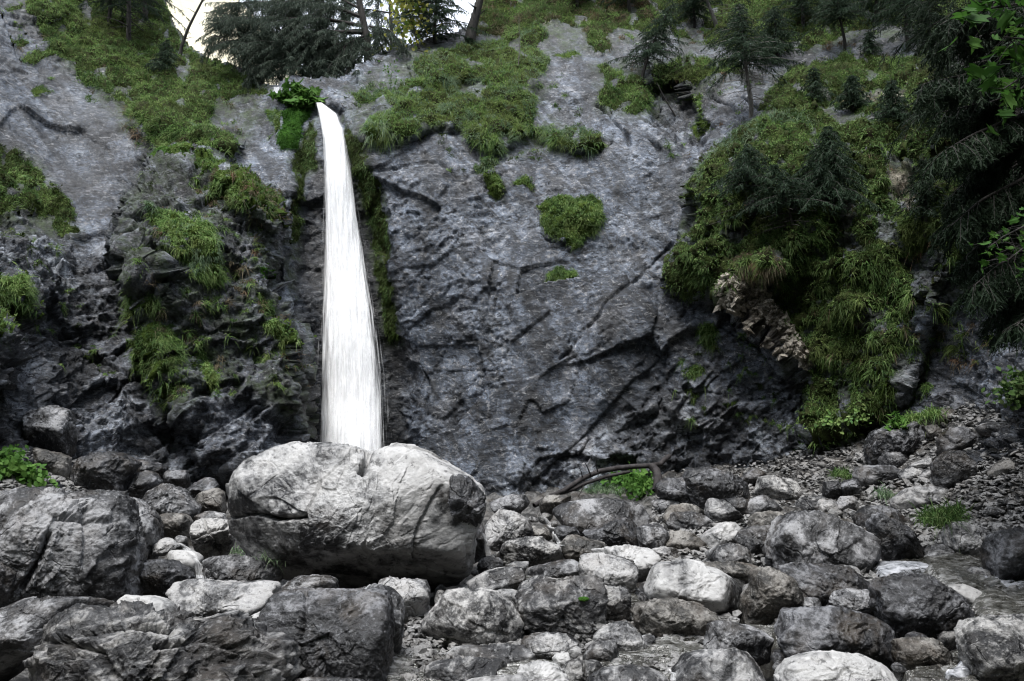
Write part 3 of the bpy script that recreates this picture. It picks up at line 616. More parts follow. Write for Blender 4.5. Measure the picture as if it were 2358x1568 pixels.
turf("grass", [[(1785,185),(1850,142),(1950,122),(2100,132),(2220,200),(2300,400),(2250,600),(2110,700),(2085,760),(2065,850),(2062,925),(1960,990),(1850,1005),(1860,900),(1872,850),(1855,800),(1805,740),(1792,642),(1762,612),(1700,622),(1690,676),(1600,682),(1560,662),(1540,622),(1580,530),(1602,480),(1580,460),(1578,400),(1640,350),(1700,300),(1760,270),(1742,240)]],
     0.22, 1.3, 0.24, ("grass_dk","grass","grass_dk","moss_dark"), holes=0.13, cut=ROCKHOLES_R, group=GL, kind="stuff")
turf("grass", [[(1590,395),(1650,330),(1730,285),(1820,262),(1890,275),(1900,300),(1800,292),(1720,330),(1660,375),(1610,430)]], 0.2, 1.6, 0.42, ("grass_blue",), amp=8, group=GL, kind="stuff")
turf("grass", [[(1680,610),(1700,580),(1770,575),(1795,620),(1800,665),(1770,640),(1720,632)]], 0.16, 2.2, 0.36, ("grass_dry","grass"), amp=6, lay=0.6, group=GL, kind="stuff")
turf("grass", [[(900,222),(1000,235),(1080,245),(1080,262),(980,258),(900,240)],[(1180,268),(1240,278),(1320,290),(1370,312),(1300,312),(1230,300)]], 0.12, 1.6, 0.38, ("grass_blue",), amp=8, group=GL, kind="stuff")
# dark moss streaks beside the fall
turf("moss", [[(668,362),(700,320),(726,270),(738,330),(740,390),(718,392),(700,420),(697,560),(660,555),(674,450)],[(793,280),(842,328),(862,400),(886,520),(910,660),(920,780),(890,790),(866,640),(830,450),(808,350)]], 0.07, 2.2, 0.07, ("moss_dark","moss_dark","grass_dk"), mat="mat", amp=10, holes=0.04, lay=0.8, width=0.014, group="moss on wet rock", kind="stuff")
# little tussocks dotted over the broken rock
def sprinkle(poly, n, seed, mats, size=(5, 13), length=0.26):
    rng = np.random.default_rng(seed); A = np.array(poly, float); R, D0, L, MIX = [], [], [], []
    px = rng.uniform(A[:, 0].min(), A[:, 0].max(), n * 4); py = rng.uniform(A[:, 1].min(), A[:, 1].max(), n * 4); ok = poly_sd(px, py, poly) > 0
    # they favour the same cracks and ledges
    ok &= fbm(np.stack([px / 60, py / 60, px * 0 + seed], -1), 3, 5) > -0.02; px, py = px[ok][:n], py[ok][:n]
    for x, y in zip(px, py):
        k = int(rng.uniform(14, 46)); r_ = rng.uniform(*size); bx = x + rng.normal(size=k) * r_ * 0.5; by = y + rng.normal(size=k) * r_ * 0.3; p, nn = cl(bx, by)
        d = nn * 0.6 + np.array((0, 0, 0.5)) + rng.normal(size=(k, 3)) * 0.45; R.append(p); D0.append(d / np.linalg.norm(d, axis=1)[:, None]); L.append(length * rng.uniform(0.4, 1.0) * rng.uniform(0.4, 1.1, k)); MIX.append(np.full(k, rng.integers(0, len(mats))))
    R, D0, L, MIX = np.vstack(R), np.vstack(D0), np.concatenate(L), np.concatenate(MIX)
    V, F = blades(R, D0, L, 0.013, rng.uniform(0.5, 1.3, len(R)), rng, 4, side=np.tile((0, 1.0, -.2), (len(R), 1)) + rng.normal(size=R.shape) * 0.4)
    tag(mesh("grass", V, F, [M[m] for m in mats], mi=np.repeat(MIX, 3)), group=GL, kind="stuff")
sprinkle([(290,380),(620,430),(690,700),(690,900),(480,960),(320,860),(280,600)], 190, 1, ("grass", "grass_dk", "moss_dark", "grass_dry"))
sprinkle([(-20,480),(260,620),(330,900),(120,880),(-20,760)], 60, 2, ("grass_dk", "grass", "moss_dark"), (4, 9), 0.2)
sprinkle([(1560,690),(1700,720),(1860,880),(1850,1010),(1560,960)], 50, 3, ("grass_dk", "moss_dark", "grass"), (4, 9), 0.2)
sprinkle([(1880,700),(2150,650),(2300,760),(2200,880),(2070,960),(1900,1000)], 160, 4, ("grass_dk", "grass", "moss_dark", "grass_dry"))
sprinkle([(880,120),(1250,80),(1400,350),(1100,430),(880,330),(790,230)], 120, 5, ("grass", "grass_dk", "moss_dark"), (4, 10), 0.2)
sprinkle([(20,20),(350,60),(560,260),(560,340),(330,340),(60,150)], 150, 6, ("grass", "grass_dk", "grass_dry"))
sprinkle([(1500,20),(2200,60),(2250,600),(2000,650),(1560,400),(1400,120)], 300, 7, ("grass_dk", "grass", "grass_dry"))
# separate tufts one can point at
TG = "grass tufts growing on the bare rock"
def tuft(label, poly, thick=0.15, length=0.26, mats=("grass", "grass_dk"), dens=1.6, mat="mossmat", name="grass_tuft", amp=8, lay=0.45, holes=0.0):
    turf(name, [poly], thick, dens, length, mats, mat, amp=amp, lay=lay, holes=holes, label=label, cat="grass tuft" if name == "grass_tuft" else "moss", group=TG if name == "grass_tuft" else None)
tuft("heart-shaped green grass patch alone in the middle of the smooth grey slab", [(1250,472),(1290,456),(1340,456),(1380,465),(1396,500),(1380,530),(1342,560),(1325,580),(1290,556),(1258,540),(1250,500)], 0.2)
tuft("small thin grass tuft on the slab directly below the heart-shaped patch", [(1255,632),(1290,610),(1330,620),(1336,636),(1290,650),(1258,656)])
tuft("tapering moss cushion hanging lowest from the grassy ledge onto the slab", [(1108,400),(1140,394),(1162,430),(1158,458),(1140,462),(1118,438)], 0.2, 0.12, ("moss_dark", "grass"))
tuft("tiny grass tuft beside the hanging moss cushion on the slab", [(1175,422),(1210,405),(1235,430),(1226,448)])
tuft("lone grass tuft on bare bluish rock at the upper left", [(70,202),(108,190),(122,215),(76,228)], 0.2)
tuft("round mossy tuft on the pale rock patch beneath the top slope", [(1262,130),(1310,116),(1346,136),(1300,142)])
tuft("upright mossy tuft pair above the dark hollow in the right face", [(1588,212),(1615,218),(1620,250),(1636,290),(1600,312),(1588,285),(1600,258)], 0.25)
tuft("grass tuft clinging under the overhang at the slab's right edge", [(1600,762),(1630,740),(1656,762),(1650,812),(1618,802)], 0.2, 0.34, ("grass_dk", "grass"))
tuft("low grass tuft below the overhang tuft on dark rock", [(1572,862),(1600,835),(1627,855),(1600,876)])
tuft("long bright grass streak down the front of the left buttress", [(340,485),(420,500),(490,540),(512,600),(526,650),(480,666),(420,620),(390,560),(350,520)], 0.2, 0.34, ("grass", "grass", "grass_blue"), holes=0.02)
tuft("yellow-green moss cap on the very top of the left buttress", [(330,342),(360,328),(412,330),(445,350),(410,372),(358,366)], 0.16, 0.10, ("moss_bright", "grass"), mat="mossmat")
tuft("brownish grass fringe along the upper right shoulder of the left buttress", [(440,352),(520,376),(580,420),(640,455),(655,520),(610,492),(520,470),(450,425)], 0.2, 0.32, ("grass", "grass_dk", "grass_dry"), holes=0.14)
tuft("leafy grass clump on the left buttress halfway down its left side", [(298,662),(340,668),(376,700),(382,736),(330,730),(300,700)], 0.2, 0.32)
tuft("ragged grass clump on the lower left buttress above the rubble", [(350,742),(390,760),(432,792),(422,850),(402,882),(350,852),(322,840),(340,780)], 0.2, 0.32, ("grass", "grass_dk"), holes=0.04)
tuft("lowest grass tuft on the left buttress with pale arching blades", [(368,872),(415,888),(428,920),(396,928)], 0.15, 0.32, ("grass", "grass_blue"))
tuft("slanting grass tuft on the buttress edge near the waterfall", [(598,742),(640,730),(682,780),(672,800),(612,766)], 0.2, 0.30)
tuft("very small bright moss spot on the buttress near the fall", [(588,610),(612,612),(620,632),(600,640)], 0.1, 0.07, ("moss_bright",), mat="mossbr")
tuft("narrow grass streak on the buttress right of the ragged clump", [(440,780),(470,790),(500,860),(502,900),(472,884),(452,830)], 0.15, 0.26, ("grass_dk", "grass"), holes=0.06)
tuft("olive grass tufts on dark rock between buttress edge and fall", [(596,690),(628,690),(640,720),(604,730)], 0.15, 0.24, ("grass_dk",))
tuft("grass tuft at the left photo edge above the dark overhang", [(-40,650),(20,668),(48,710),(50,752),(0,770),(-40,770)], 0.2, 0.4, ("grass", "grass_dk"))
tuft("dense green grass hump left of the waterfall beside the bright moss", [(608,258),(640,246),(662,262),(650,300),(622,318),(600,330),(632,300)], 0.18, 0.32, ("grass", "grass_blue"))
tuft("drooping grass hummock right of the waterfall lip", [(846,300),(862,272),(890,280),(905,320),(880,332),(848,328)], 0.25, 0.42, ("grass_blue", "grass"), dens=2.2, lay=0.7)
tuft("grass bank at the foot of the dark right slope beside the scree", [(1850,1020),(1880,1002),(1930,1000),(1940,1015),(1900,1035),(1855,1036)], 0.2, 0.20, ("moss_bright", "grass"), mat="mossbr")
tuft("brilliant green moss tongue hanging left of the waterfall lip", [(652,262),(700,246),(724,252),(718,276),(692,300),(684,350),(650,353),(636,330),(655,290)], 0.22, 0.09, ("moss_bright",), 3.0, "mossbr", "moss_patch", 6)

# ------------------------------------------------------------------ boulders
_ico = {}
def ico(n):
    if n not in _ico:
        b = bmesh.new(); bmesh.ops.create_icosphere(b, subdivisions=n, radius=1.0)
        _ico[n] = (np.array([v.co[:] for v in b.verts]), np.array([[v.index for v in f.verts] for f in b.faces])); b.free()
    return _ico[n]
def radial(poly, cx, cy):
    """outline radius for 720 directions round its centre, lightly smoothed"""
    th = np.arange(720) * 2 * math.pi / 720; dx, dy = np.cos(th), np.sin(th); P = np.array(poly, float) - (cx, cy); R = np.zeros(720)
    for k in range(len(P)):
        a = P[k]; e = P[(k + 1) % len(P)] - a; den = dx * e[1] - dy * e[0]; den = np.where(np.abs(den) < 1e-9, 1e-9, den)
        t = (a[0] * e[1] - a[1] * e[0]) / den; s = (a[0] * dy - a[1] * dx) / den
        R = np.where((t > 0) & (s >= -1e-6) & (s <= 1 + 1e-6), np.maximum(R, t), R)
    R = np.where(R <= 0, np.median(R), R)
    k = np.exp(-0.5 * (np.arange(-12, 13) / 4.5) ** 2); k /= k.sum()
    return np.convolve(np.concatenate([R[-12:], R, R[:12]]), k, 'valid')
ROCKN = [0]
def rock(label, mat, t, poly, name="boulder", cat="boulder", dY=0.0, und=0.55, p=18.0, rough=1.0, yaw=0.0, deep=1.0, cracks=(), lv=None, group="boulders of the stream bed", Y=None, facet=6, strata=0.0):
    ROCKN[0] += 1; sd = ROCKN[0]; rng = np.random.default_rng(sd * 31 + 5)
    A = np.array(poly, float); x0, y0 = A.min(0); x1, y1 = A.max(0); cx, cy = (x0 + x1) / 2, (y0 + y1) / 2
    # sink the hidden underside a little
    hpx = y1 - y0; A[:, 1] = np.where(A[:, 1] > cy + 0.25 * hpx, A[:, 1] + 0.13 * hpx, A[:, 1])
    Y0 = float(ground_hit(np.array([cx]), np.array([min(y1, 1700)]))[0]) if Y is None else Y
    wid = (x1 - x0) / FPX * Y0; hei = hpx / FPX * Y0
    b = 0.5 * math.sqrt(wid * hei) * 1.05 * deep; bf, bb = b * 0.75, b * 1.15
    Yc = Y0 + bf * 0.85 + dY
    c = at(np.array([cx]), np.array([cy]), np.array([Yc]))[0]; k = Yc / rays(np.array([cx]), np.array([cy]))[0, 1] / FPX
    R = radial(A, cx, cy) * k * 1.01
    if lv is None:
        pxs_ = math.sqrt(max(1, (x1 - x0) * hpx)) / 2.3
        lv = 4 if pxs_ < 16 else 5 if pxs_ < 40 else 6 if pxs_ < 95 else 7
    D, F = ico(lv)
    ang = (np.arctan2(-D[:, 2], D[:, 0]) / (2 * math.pi) * 720) % 720
    i = ang.astype(int) % 720; f = ang - ang.astype(int); Rt = R[i] * (1 - f) + R[(i + 1) % 720] * f
    cph = np.sqrt(np.clip(1 - D[:, 1] ** 2, 0, 1)); bd = np.where(D[:, 1] < 0, bf, bb)
    e_ = 3.4 + max(0, p - 18) * 0.4
    acc = (cph / Rt) ** e_ + (np.abs(D[:, 1]) / bd) ** e_
    acc = acc ** (p / e_)
    tha = np.arange(720) * 2 * math.pi / 720; H = float((-R * np.sin(tha)).max()); Hd = float((R * np.sin(tha)).max())                                     # up and down extents
    ze = H - t * (H + Hd)
    planes = []
    a = math.atan2(t * (H + Hd), bf)
    planes.append((np.array((math.sin(yaw) * 0.25 + rng.normal() * 0.06, -math.sin(a), math.cos(a))), (bf * math.sin(a) + ze * math.cos(a)) * 1.03))
    th = math.atan2(max(0.02, CAM[2] - (c[2] + H)), Yc)          # the back of a boulder falls away
    nb = np.array((0, math.sin(th + 0.10), math.cos(th + 0.10))); planes.append((nb, nb[2] * H * 1.05))
    fn = np.array((math.sin(yaw), -math.cos(yaw), -und)); fn /= np.linalg.norm(fn)
    planes.append((fn, fn @ np.array((0, -bf * 0.93, ze))))
    for _ in range(facet if p < 20 else max(2, facet // 2)):
        n = rng.normal(size=3); n[1] = -0.55 - abs(n[1]) * 0.8; n[0] *= 0.8; n[2] *= 0.8; n /= np.linalg.norm(n)
        r_ = float(np.interp((math.atan2(-n[2], n[0]) / (2 * math.pi) * 720) % 720, np.arange(720), R))
        sup = math.sqrt((r_ * math.hypot(n[0], n[2])) ** 2 + (bf * n[1]) ** 2)
        planes.append((n, sup * rng.uniform(0.70, 0.93)))
    for n, d in planes:
        if d > 1e-3: acc = acc + (np.clip(D @ n, 0, None) / d) ** p
    V = D * (acc ** (-1 / p))[:, None]
    size = math.sqrt(wid * hei)
    o3 = np.array((sd * 3.1, sd * 7.7, sd * 1.3)); q = V / size; qq = q + 0.18 * np.stack([pn(q * 2.2 + o3, 1), pn(q * 2.2 + o3, 2), pn(q * 2.2 + o3, 3)], -1)
    rt = rng.normal(size=(3, 3)); rt, _ = np.linalg.qr(rt)
    qr = qq @ rt.T
    ds = 0.022 * fbm(q * 1.6 + o3, 3, 7) + 0.034 * facets(qr * (1.8, 1.8, 2.8) + o3, 13, 0.6) + 0.024 * facets(qr * (4.5, 4.5, 7.5) + o3, 14, 0.6)
    ds += 0.018 * (fbm(qq * 3.2 + o3, 5, 19, 0.55, ridge=True) - 0.2) + 0.012 * fbm(q * 14 + o3, 4, 23, 0.6)
    if lv >= 6: ds += 0.010 * facets(qr * (11, 11, 18) + o3, 15, 0.6) + 0.004 * fbm(q * 45 + o3, 3, 24, 0.6)
    if strata:
        axis_ = np.array((0.12, 0.25, 1.0)); zz = (qq @ axis_) * 9 + 0.5 * pn(q * 3 + o3, 44) + sd
        lay = hsh(np.stack([np.floor(zz), zz * 0, zz * 0], -1), 3) % 255 / 255. - 0.5
        fr = zz - np.floor(zz); ds += strata * (0.05 * lay + 0.03 * (fr - 0.5))
    V = V + D * (ds * rough * size)[:, None]
    if cracks:
        W = V + c; d_ = W - CAM; cz = math.cos(TILT) * d_[:, 1] + math.sin(TILT) * d_[:, 2]; up_ = -math.sin(TILT) * d_[:, 1] + math.cos(TILT) * d_[:, 2]
        qx = 1179 + FPX * d_[:, 0] / cz; qy = 784 - FPX * up_ / cz
        fr = (D[:, 1] < 0.25)
        jx = qx + 3.5 * pn(np.stack([qx / 9, qy / 9, qx * 0], -1), 5); jy = qy + 3.5 * pn(np.stack([qx / 9, qy / 9, qx * 0 + 5], -1), 6)
        for pl, dep, wdt in cracks:
            e = line_d(jx, jy, pl); V = V - D * (fr * dep * np.exp(-(e / wdt) ** 2))[:, None]
    o = mesh(name, V, F, M[mat], loc=None); o.location = c
    return tag(o, label, cat, group)

B = rock
BIG = B("huge pale limestone boulder below the waterfall, the largest rock here", "white", 0.50, [(505,1112),(512,1092),(540,1080),(570,1064),(603,1046),(650,1022),(690,1018),(740,1022),(800,1028),(838,1036),(852,1044),(866,1036),(890,1033),(940,1035),(985,1055),(1040,1085),(1085,1108),(1108,1140),(1112,1170),(1098,1205),(1082,1240),(1072,1290),(1034,1335),(980,1372),(900,1374),(800,1352),(700,1332),(600,1292),(545,1250),(520,1205),(508,1150)],
  und=1.3, p=19, rough=0.5, deep=0.72, cracks=[([(852,1030),(848,1055),(838,1072),(834,1085)],0.35,6),([(1018,1122),(1000,1150),(985,1180),(968,1210),(960,1240),(956,1285)],0.22,4),([(530,1190),(580,1180),(640,1195),(700,1190)],0.16,5)], lv=8)
fk = rock(None, "dark", 0.3, [(1036,1100),(1060,1092),(1088,1108),(1110,1140),(1114,1172),(1100,1208),(1084,1240),(1062,1262),(1048,1230),(1044,1180),(1034,1140)], name="broken_flank", cat=None, group=None, Y=9.3, rough=1.5, deep=0.8)  # broken right side, its shade painted in as a separate dark piece
bpy.context.view_layer.update(); _mw = fk.matrix_world.copy(); fk.parent = BIG; fk.matrix_parent_inverse = BIG.matrix_world.inverted(); fk["label"] = "dark broken right flank"
# left back
B("pale flat-topped block with jutting right corner against the left cliff foot", "mid", 0.45, [(160,960),(184,956),(265,979),(308,994),(350,1015),(343,1036),(308,1054),(256,1042),(200,1050),(171,1042)], p=18, und=0.3)
B("knobbly grey rock left of the flat-topped cliff-foot block", "mid", 0.4, [(43,955),(107,932),(145,945),(156,983),(158,1042),(107,1042),(60,1022)])
B("brown-grey rock resting on soil above the green plants at left", "brown", 0.35, [(70,1030),(124,1046),(150,1056),(152,1098),(111,1098),(81,1070)])
B("black wedge-shaped rock with ridged top lying behind the big left boulder", "dark", 0.3, [(132,1118),(158,1086),(197,1048),(239,1039),(274,1056),(306,1072),(295,1092),(279,1140),(205,1146),(137,1130)], p=18)
B("long low dark rock tucked behind the black wedge-shaped rock", "dark", 0.35, [(292,1058),(330,1060),(378,1076),(368,1106),(308,1090)])
B("dark upright rock between the black wedge and the knobbly grey stone", "dark", 0.35, [(278,1146),(295,1100),(325,1084),(350,1090),(368,1112),(344,1132),(318,1158),(282,1160)])
B("knobbly grey rock shaped like a dome between left cliff and pale boulder", "mid", 0.45, [(314,1158),(325,1137),(372,1116),(410,1133),(450,1172),(441,1184),(376,1190),(345,1200),(325,1184)])
B("dark stone at the cliff foot behind the grey dome rock", "dark", 0.4, [(372,1100),(385,1082),(427,1082),(434,1122),(385,1120)])
B("bluish stone at the cliff foot left of the huge pale boulder", "dark", 0.4, [(420,1136),(453,1107),(479,1099),(500,1120),(442,1160)])
B("brown-grey stone touching the upper left side of the huge pale boulder", "brown", 0.4, [(436,1160),(457,1137),(492,1125),(511,1137),(515,1176),(470,1186)])
B("massive furrowed grey boulder filling the left side of the photo", "mid", 0.26, [(-90,1150),(0,1131),(60,1128),(151,1133),(210,1142),(256,1147),(268,1160),(274,1196),(286,1250),(294,1306),(291,1350),(272,1383),(246,1404),(190,1402),(100,1405),(0,1410),(-90,1405)],
  und=0.12, p=11, rough=0.9, yaw=0.25, lv=7, cracks=[([(110,1230),(95,1275),(70,1320),(45,1360)],0.14,6),([(200,1170),(205,1230),(200,1300)],0.08,10),([(130,1190),(200,1198),(260,1200)],0.06,7)])
B("smooth bluish-grey boulder leaning on the right side of the massive furrowed boulder", "mid", 0.3, [(212,1140),(272,1145),(305,1157),(327,1175),(348,1200),(355,1224),(356,1247),(343,1280),(327,1289),(290,1292),(250,1250)], rough=0.7, p=17)
B("grey rock cut by the left photo edge in front of the furrowed boulder", "mid", 0.2, [(-80,1220),(0,1206),(24,1204),(40,1224),(58,1260),(55,1283),(40,1335),(-80,1340)])
B("dark low rock at the left photo edge under the other edge rock", "dark", 0.25, [(-80,1285),(0,1284),(18,1300),(37,1318),(40,1345),(28,1368),(0,1394),(-80,1400)])
B("brown-faced stone with white top edge above the left trickle", "brown", 0.3, [(357,1192),(375,1183),(423,1185),(440,1206),(431,1229),(387,1236),(363,1226)], cat="stone", name="stone")
B("thin pale slab above the round cracked stone beside the huge boulder", "pale", 0.5, [(436,1198),(454,1185),(484,1178),(514,1185),(519,1202),(484,1207),(445,1207)], cat="slab", name="rock_slab")
B("round pale stone with black net of cracks left of the huge boulder", "spot", 0.35, [(432,1228),(445,1206),(472,1194),(508,1198),(530,1215),(532,1247),(514,1274),(484,1282),(454,1277),(436,1259)], cracks=[([(470,1200),(478,1225),(500,1240),(498,1275)],0.06,3),([(445,1240),(478,1225),(520,1215)],0.05,3)])
B("small pointed stone at the head of the left trickle", "pale", 0.4, [(396,1247),(408,1233),(427,1239),(431,1262),(408,1265)], cat="stone", name="stone")
B("pale mottled stone left of the head of the left trickle", "pale", 0.45, [(345,1284),(357,1254),(375,1239),(396,1248),(409,1262),(372,1278),(363,1294)], cat="stone", name="stone")
B("smooth wet whitish stone the left trickle slides over", "white", 0.4, [(366,1286),(381,1266),(430,1262),(451,1275),(461,1290),(455,1314),(440,1332),(417,1316)], rough=0.4, p=4, cat="stone", name="stone")
B("dark wedge-topped boulder below the wet whitish stone", "dark", 0.3, [(303,1314),(321,1300),(363,1287),(402,1306),(440,1333),(402,1354),(372,1372),(333,1358)], p=18)
B("flat wet slab right of the left trickle, in front of the huge boulder", "mid", 0.62, [(464,1290),(496,1281),(569,1281),(616,1300),(648,1322),(642,1342),(599,1352),(513,1352),(474,1330)], p=18, strata=0.6, cat="slab", name="rock_slab")
B("broad slab with bright top and black front below the left trickle", "pale", 0.46, [(374,1366),(398,1347),(462,1334),(513,1347),(599,1347),(630,1356),(618,1384),(599,1420),(556,1430),(470,1432),(410,1396)], p=20, und=0.4, cat="slab", name="rock_slab")
B("smooth pale slab with dark bands under the broad black-fronted slab", "white", 0.7, [(240,1412),(285,1370),(342,1379),(389,1398),(402,1424),(342,1445),(250,1442)], p=17, rough=0.5, cat="slab", name="rock_slab")
B("long humped grey boulder across the lower left corner", "mid", 0.35, [(-90,1450),(0,1408),(56,1382),(128,1377),(188,1381),(233,1400),(228,1440),(100,1490),(30,1520),(0,1560),(-90,1560)], rough=0.7)
B("fractured grey bedrock outcrop filling the bottom left corner", "strata", 0.45, [(-10,1560),(10,1530),(26,1500),(64,1437),(111,1420),(171,1398),(205,1396),(239,1408),(299,1411),(372,1424),(427,1439),(466,1455),(483,1428),(526,1421),(564,1443),(598,1482),(641,1514),(669,1542),(680,1640),(300,1690),(-10,1660)],
  und=-0.45, p=7, rough=1.35, lv=7, facet=10, strata=0.8, name="rock_outcrop", cat="outcrop", deep=0.9, cracks=[([(180,1460),(300,1440),(400,1455)],0.1,5),([(360,1487),(430,1480),(470,1470)],0.12,6),([(60,1470),(150,1480),(230,1500),(260,1560)],0.1,6),([(480,1470),(560,1500),(600,1560)],0.1,6)])
# centre front
B("blackish cube-like boulder standing in the bottom centre foreground", "dark", 0.07, [(598,1432),(606,1405),(625,1381),(641,1367),(701,1360),(761,1360),(838,1362),(876,1370),(892,1392),(900,1440),(896,1540),(868,1580),(780,1590),(670,1575),(620,1510)], p=22, und=0.05, rough=0.7, yaw=-0.15, cracks=[([(702,1365),(698,1420),(690,1470)],0.06,5),([(740,1520),(760,1560)],0.05,6)])
B("grey slab-sided boulder pressed against the right of the blackish cube", "mid", 0.14, [(828,1368),(855,1347),(889,1358),(924,1396),(928,1424),(916,1525),(900,1580),(860,1590),(840,1510)], dY=0.25, p=18, yaw=0.4)
B("tall boulder with pale top behind the blackish cube's right shoulder", "pale", 0.2, [(870,1348),(893,1334),(949,1336),(976,1345),(984,1366),(984,1413),(968,1445),(930,1466),(880,1410)], p=18, yaw=0.3, dY=0.3)
B("rough grey block peeping up behind the blackish cube", "mid", 0.35, [(633,1358),(671,1336),(694,1325),(746,1328),(773,1340),(775,1366),(690,1390),(640,1374)])
B("pale triangular stone between the broad slab and the blackish cube", "white", 0.5, [(556,1434),(580,1418),(607,1407),(604,1465),(578,1465)], cat="stone", name="stone")
B("whitish boulder covered in dark spots in the lower centre", "spot", 0.4, [(968,1447),(994,1411),(1017,1381),(1024,1370),(1062,1356),(1107,1358),(1137,1373),(1175,1392),(1198,1422),(1213,1452),(1209,1478),(1175,1494),(1099,1490),(1005,1486),(978,1470)], und=0.3, rough=0.8)
# centre right rear
B("flat blue-grey ledge rock at the cliff foot right of the huge boulder", "mid", 0.5, [(1124,1160),(1174,1142),(1210,1138),(1221,1160),(1190,1180),(1142,1180)])
B("three-sided pale blue-grey boulder right of the huge pale boulder", "pale", 0.52, [(1114,1218),(1132,1193),(1155,1176),(1177,1177),(1216,1200),(1227,1219),(1223,1244),(1165,1258),(1122,1250)], und=0.4, p=18)
B("dark wet rock beside the small fall under the huge boulder's right side", "dark", 0.25, [(1088,1195),(1104,1196),(1114,1225),(1119,1275),(1078,1296),(1068,1260)])
B("long whale-backed wet slab below the green herbs at the cliff foot", "mid", 0.75, [(1256,1180),(1280,1161),(1344,1146),(1376,1144),(1453,1153),(1511,1164),(1521,1179),(1532,1195),(1532,1214),(1470,1230),(1360,1228),(1310,1220),(1275,1195)], p=6, rough=0.45, deep=0.75, cat="slab", name="rock_slab")
B("squarish brown stone propping the fallen branch at its lower end", "brown", 0.3, [(1243,1162),(1254,1144),(1274,1140),(1316,1142),(1314,1160),(1270,1178),(1245,1180)], p=20, cat="stone", name="stone")
B("dark round boulder with mottled face in front of the whale-backed slab", "dark", 0.35, [(1342,1230),(1383,1217),(1415,1200),(1441,1193),(1466,1208),(1480,1232),(1477,1257),(1460,1266),(1405,1262),(1373,1249)])
B("dark and white blotched boulder lying below the three-sided boulder", "spot", 0.35, [(1151,1276),(1161,1254),(1187,1245),(1229,1238),(1248,1235),(1261,1251),(1291,1261),(1304,1288),(1261,1293),(1197,1296),(1165,1302)], und=0.4)
B("rough brown-grey rock right of the narrow white cascade", "brown", 0.45, [(1285,1263),(1312,1232),(1325,1232),(1357,1245),(1403,1258),(1382,1278),(1344,1296),(1309,1290)])
B("dark wet ledge rock the narrow white cascade drops past", "dark", 0.35, [(1275,1221),(1290,1212),(1325,1216),(1337,1232),(1312,1246),(1278,1248)])
B("flat brownish stone left of the narrow white cascade", "brown", 0.5, [(1222,1210),(1250,1212),(1264,1222),(1276,1242),(1229,1240)], cat="stone", name="stone")
B("small rounded grey boulder at the foot of the little side fall", "mid", 0.4, [(1098,1304),(1107,1286),(1126,1279),(1149,1286),(1166,1302),(1150,1326),(1104,1326)], p=4)
B("long tilted grey boulder with streaked top near the huge boulder's base", "pale", 0.6, [(1066,1350),(1116,1322),(1174,1306),(1203,1309),(1212,1341),(1198,1364),(1142,1374),(1110,1363)], rough=0.6)
B("flat pale stone above the long tilted boulder", "pale", 0.55, [(1163,1304),(1190,1294),(1220,1293),(1208,1314),(1171,1312)], cat="stone", name="stone")
B("angular grey ridge rock between two pools left of the block", "mid", 0.45, [(1201,1320),(1229,1312),(1280,1299),(1312,1286),(1336,1302),(1337,1335),(1293,1344),(1229,1350),(1208,1340)])
B("squared block with flat pale top in the middle of the boulder field", "pale", 0.38, [(1335,1304),(1343,1282),(1357,1274),(1405,1283),(1450,1296),(1464,1302),(1463,1343),(1452,1378),(1405,1380),(1357,1366),(1337,1334)], p=21, und=0.2)
B("long white-topped boulder behind the squared block", "white", 0.38, [(1355,1272),(1389,1261),(1469,1261),(1508,1270),(1520,1304),(1485,1344),(1460,1346),(1400,1304)], p=17, dY=0.25)
B("small smooth whitish stone on the spotted boulder's shoulder", "white", 0.5, [(1136,1366),(1155,1354),(1181,1355),(1205,1370),(1199,1386),(1165,1389),(1141,1384)], cat="stone", name="stone", rough=0.5, p=4)
B("big dark layered boulder with flaking front and green moss dab", "strata", 0.24, [(1188,1392),(1203,1363),(1242,1347),(1319,1335),(1370,1336),(1392,1368),(1398,1422),(1384,1482),(1309,1482),(1222,1462),(1201,1422)], p=20, strata=1.0, und=0.15, rough=1.1)
B("broken grey rock joined to the right of the layered boulder", "strata", 0.3, [(1368,1360),(1384,1348),(1402,1356),(1450,1360),(1450,1420),(1436,1448),(1390,1456),(1370,1404)], p=18, strata=0.6, dY=0.15)
B("smooth bright-topped boulder with dark brown right flank", "white", 0.5, [(1490,1368),(1510,1322),(1523,1304),(1552,1300),(1585,1290),(1611,1295),(1640,1315),(1664,1320),(1696,1339),(1711,1366),(1709,1392),(1700,1436),(1650,1438),(1600,1408),(1560,1394),(1503,1390)], p=17, rough=0.5, yaw=-0.35, und=0.3)
B("cracked knobbly brown-white boulder in front of the bright-topped one", "brown", 0.38, [(1454,1420),(1466,1396),(1492,1389),(1550,1384),(1598,1386),(1617,1402),(1653,1421),(1648,1446),(1640,1467),(1582,1478),(1518,1474),(1468,1454)], rough=1.15, facet=10)
B("grey boulder with hollow front standing in the stream at right", "mid", 0.36, [(1627,1489),(1637,1447),(1662,1432),(1688,1436),(1717,1447),(1750,1456),(1780,1472),(1772,1494),(1780,1514),(1739,1524),(1651,1517),(1628,1516)], p=17)
B("tent-shaped pale slab at the bottom edge right of centre", "pale", 0.75, [(1555,1570),(1589,1531),(1633,1513),(1704,1494),(1718,1509),(1738,1520),(1762,1549),(1775,1580),(1760,1660),(1570,1660)], p=20, rough=0.5, cat="slab", name="rock_slab")
B("whitish dome boulder at the bottom edge on the right", "white", 0.6, [(1800,1580),(1823,1536),(1849,1513),(1882,1500),(1915,1497),(1950,1499),(1977,1508),(2017,1521),(2057,1539),(2091,1563),(2105,1620),(1990,1680),(1830,1680)], p=5, rough=0.55)
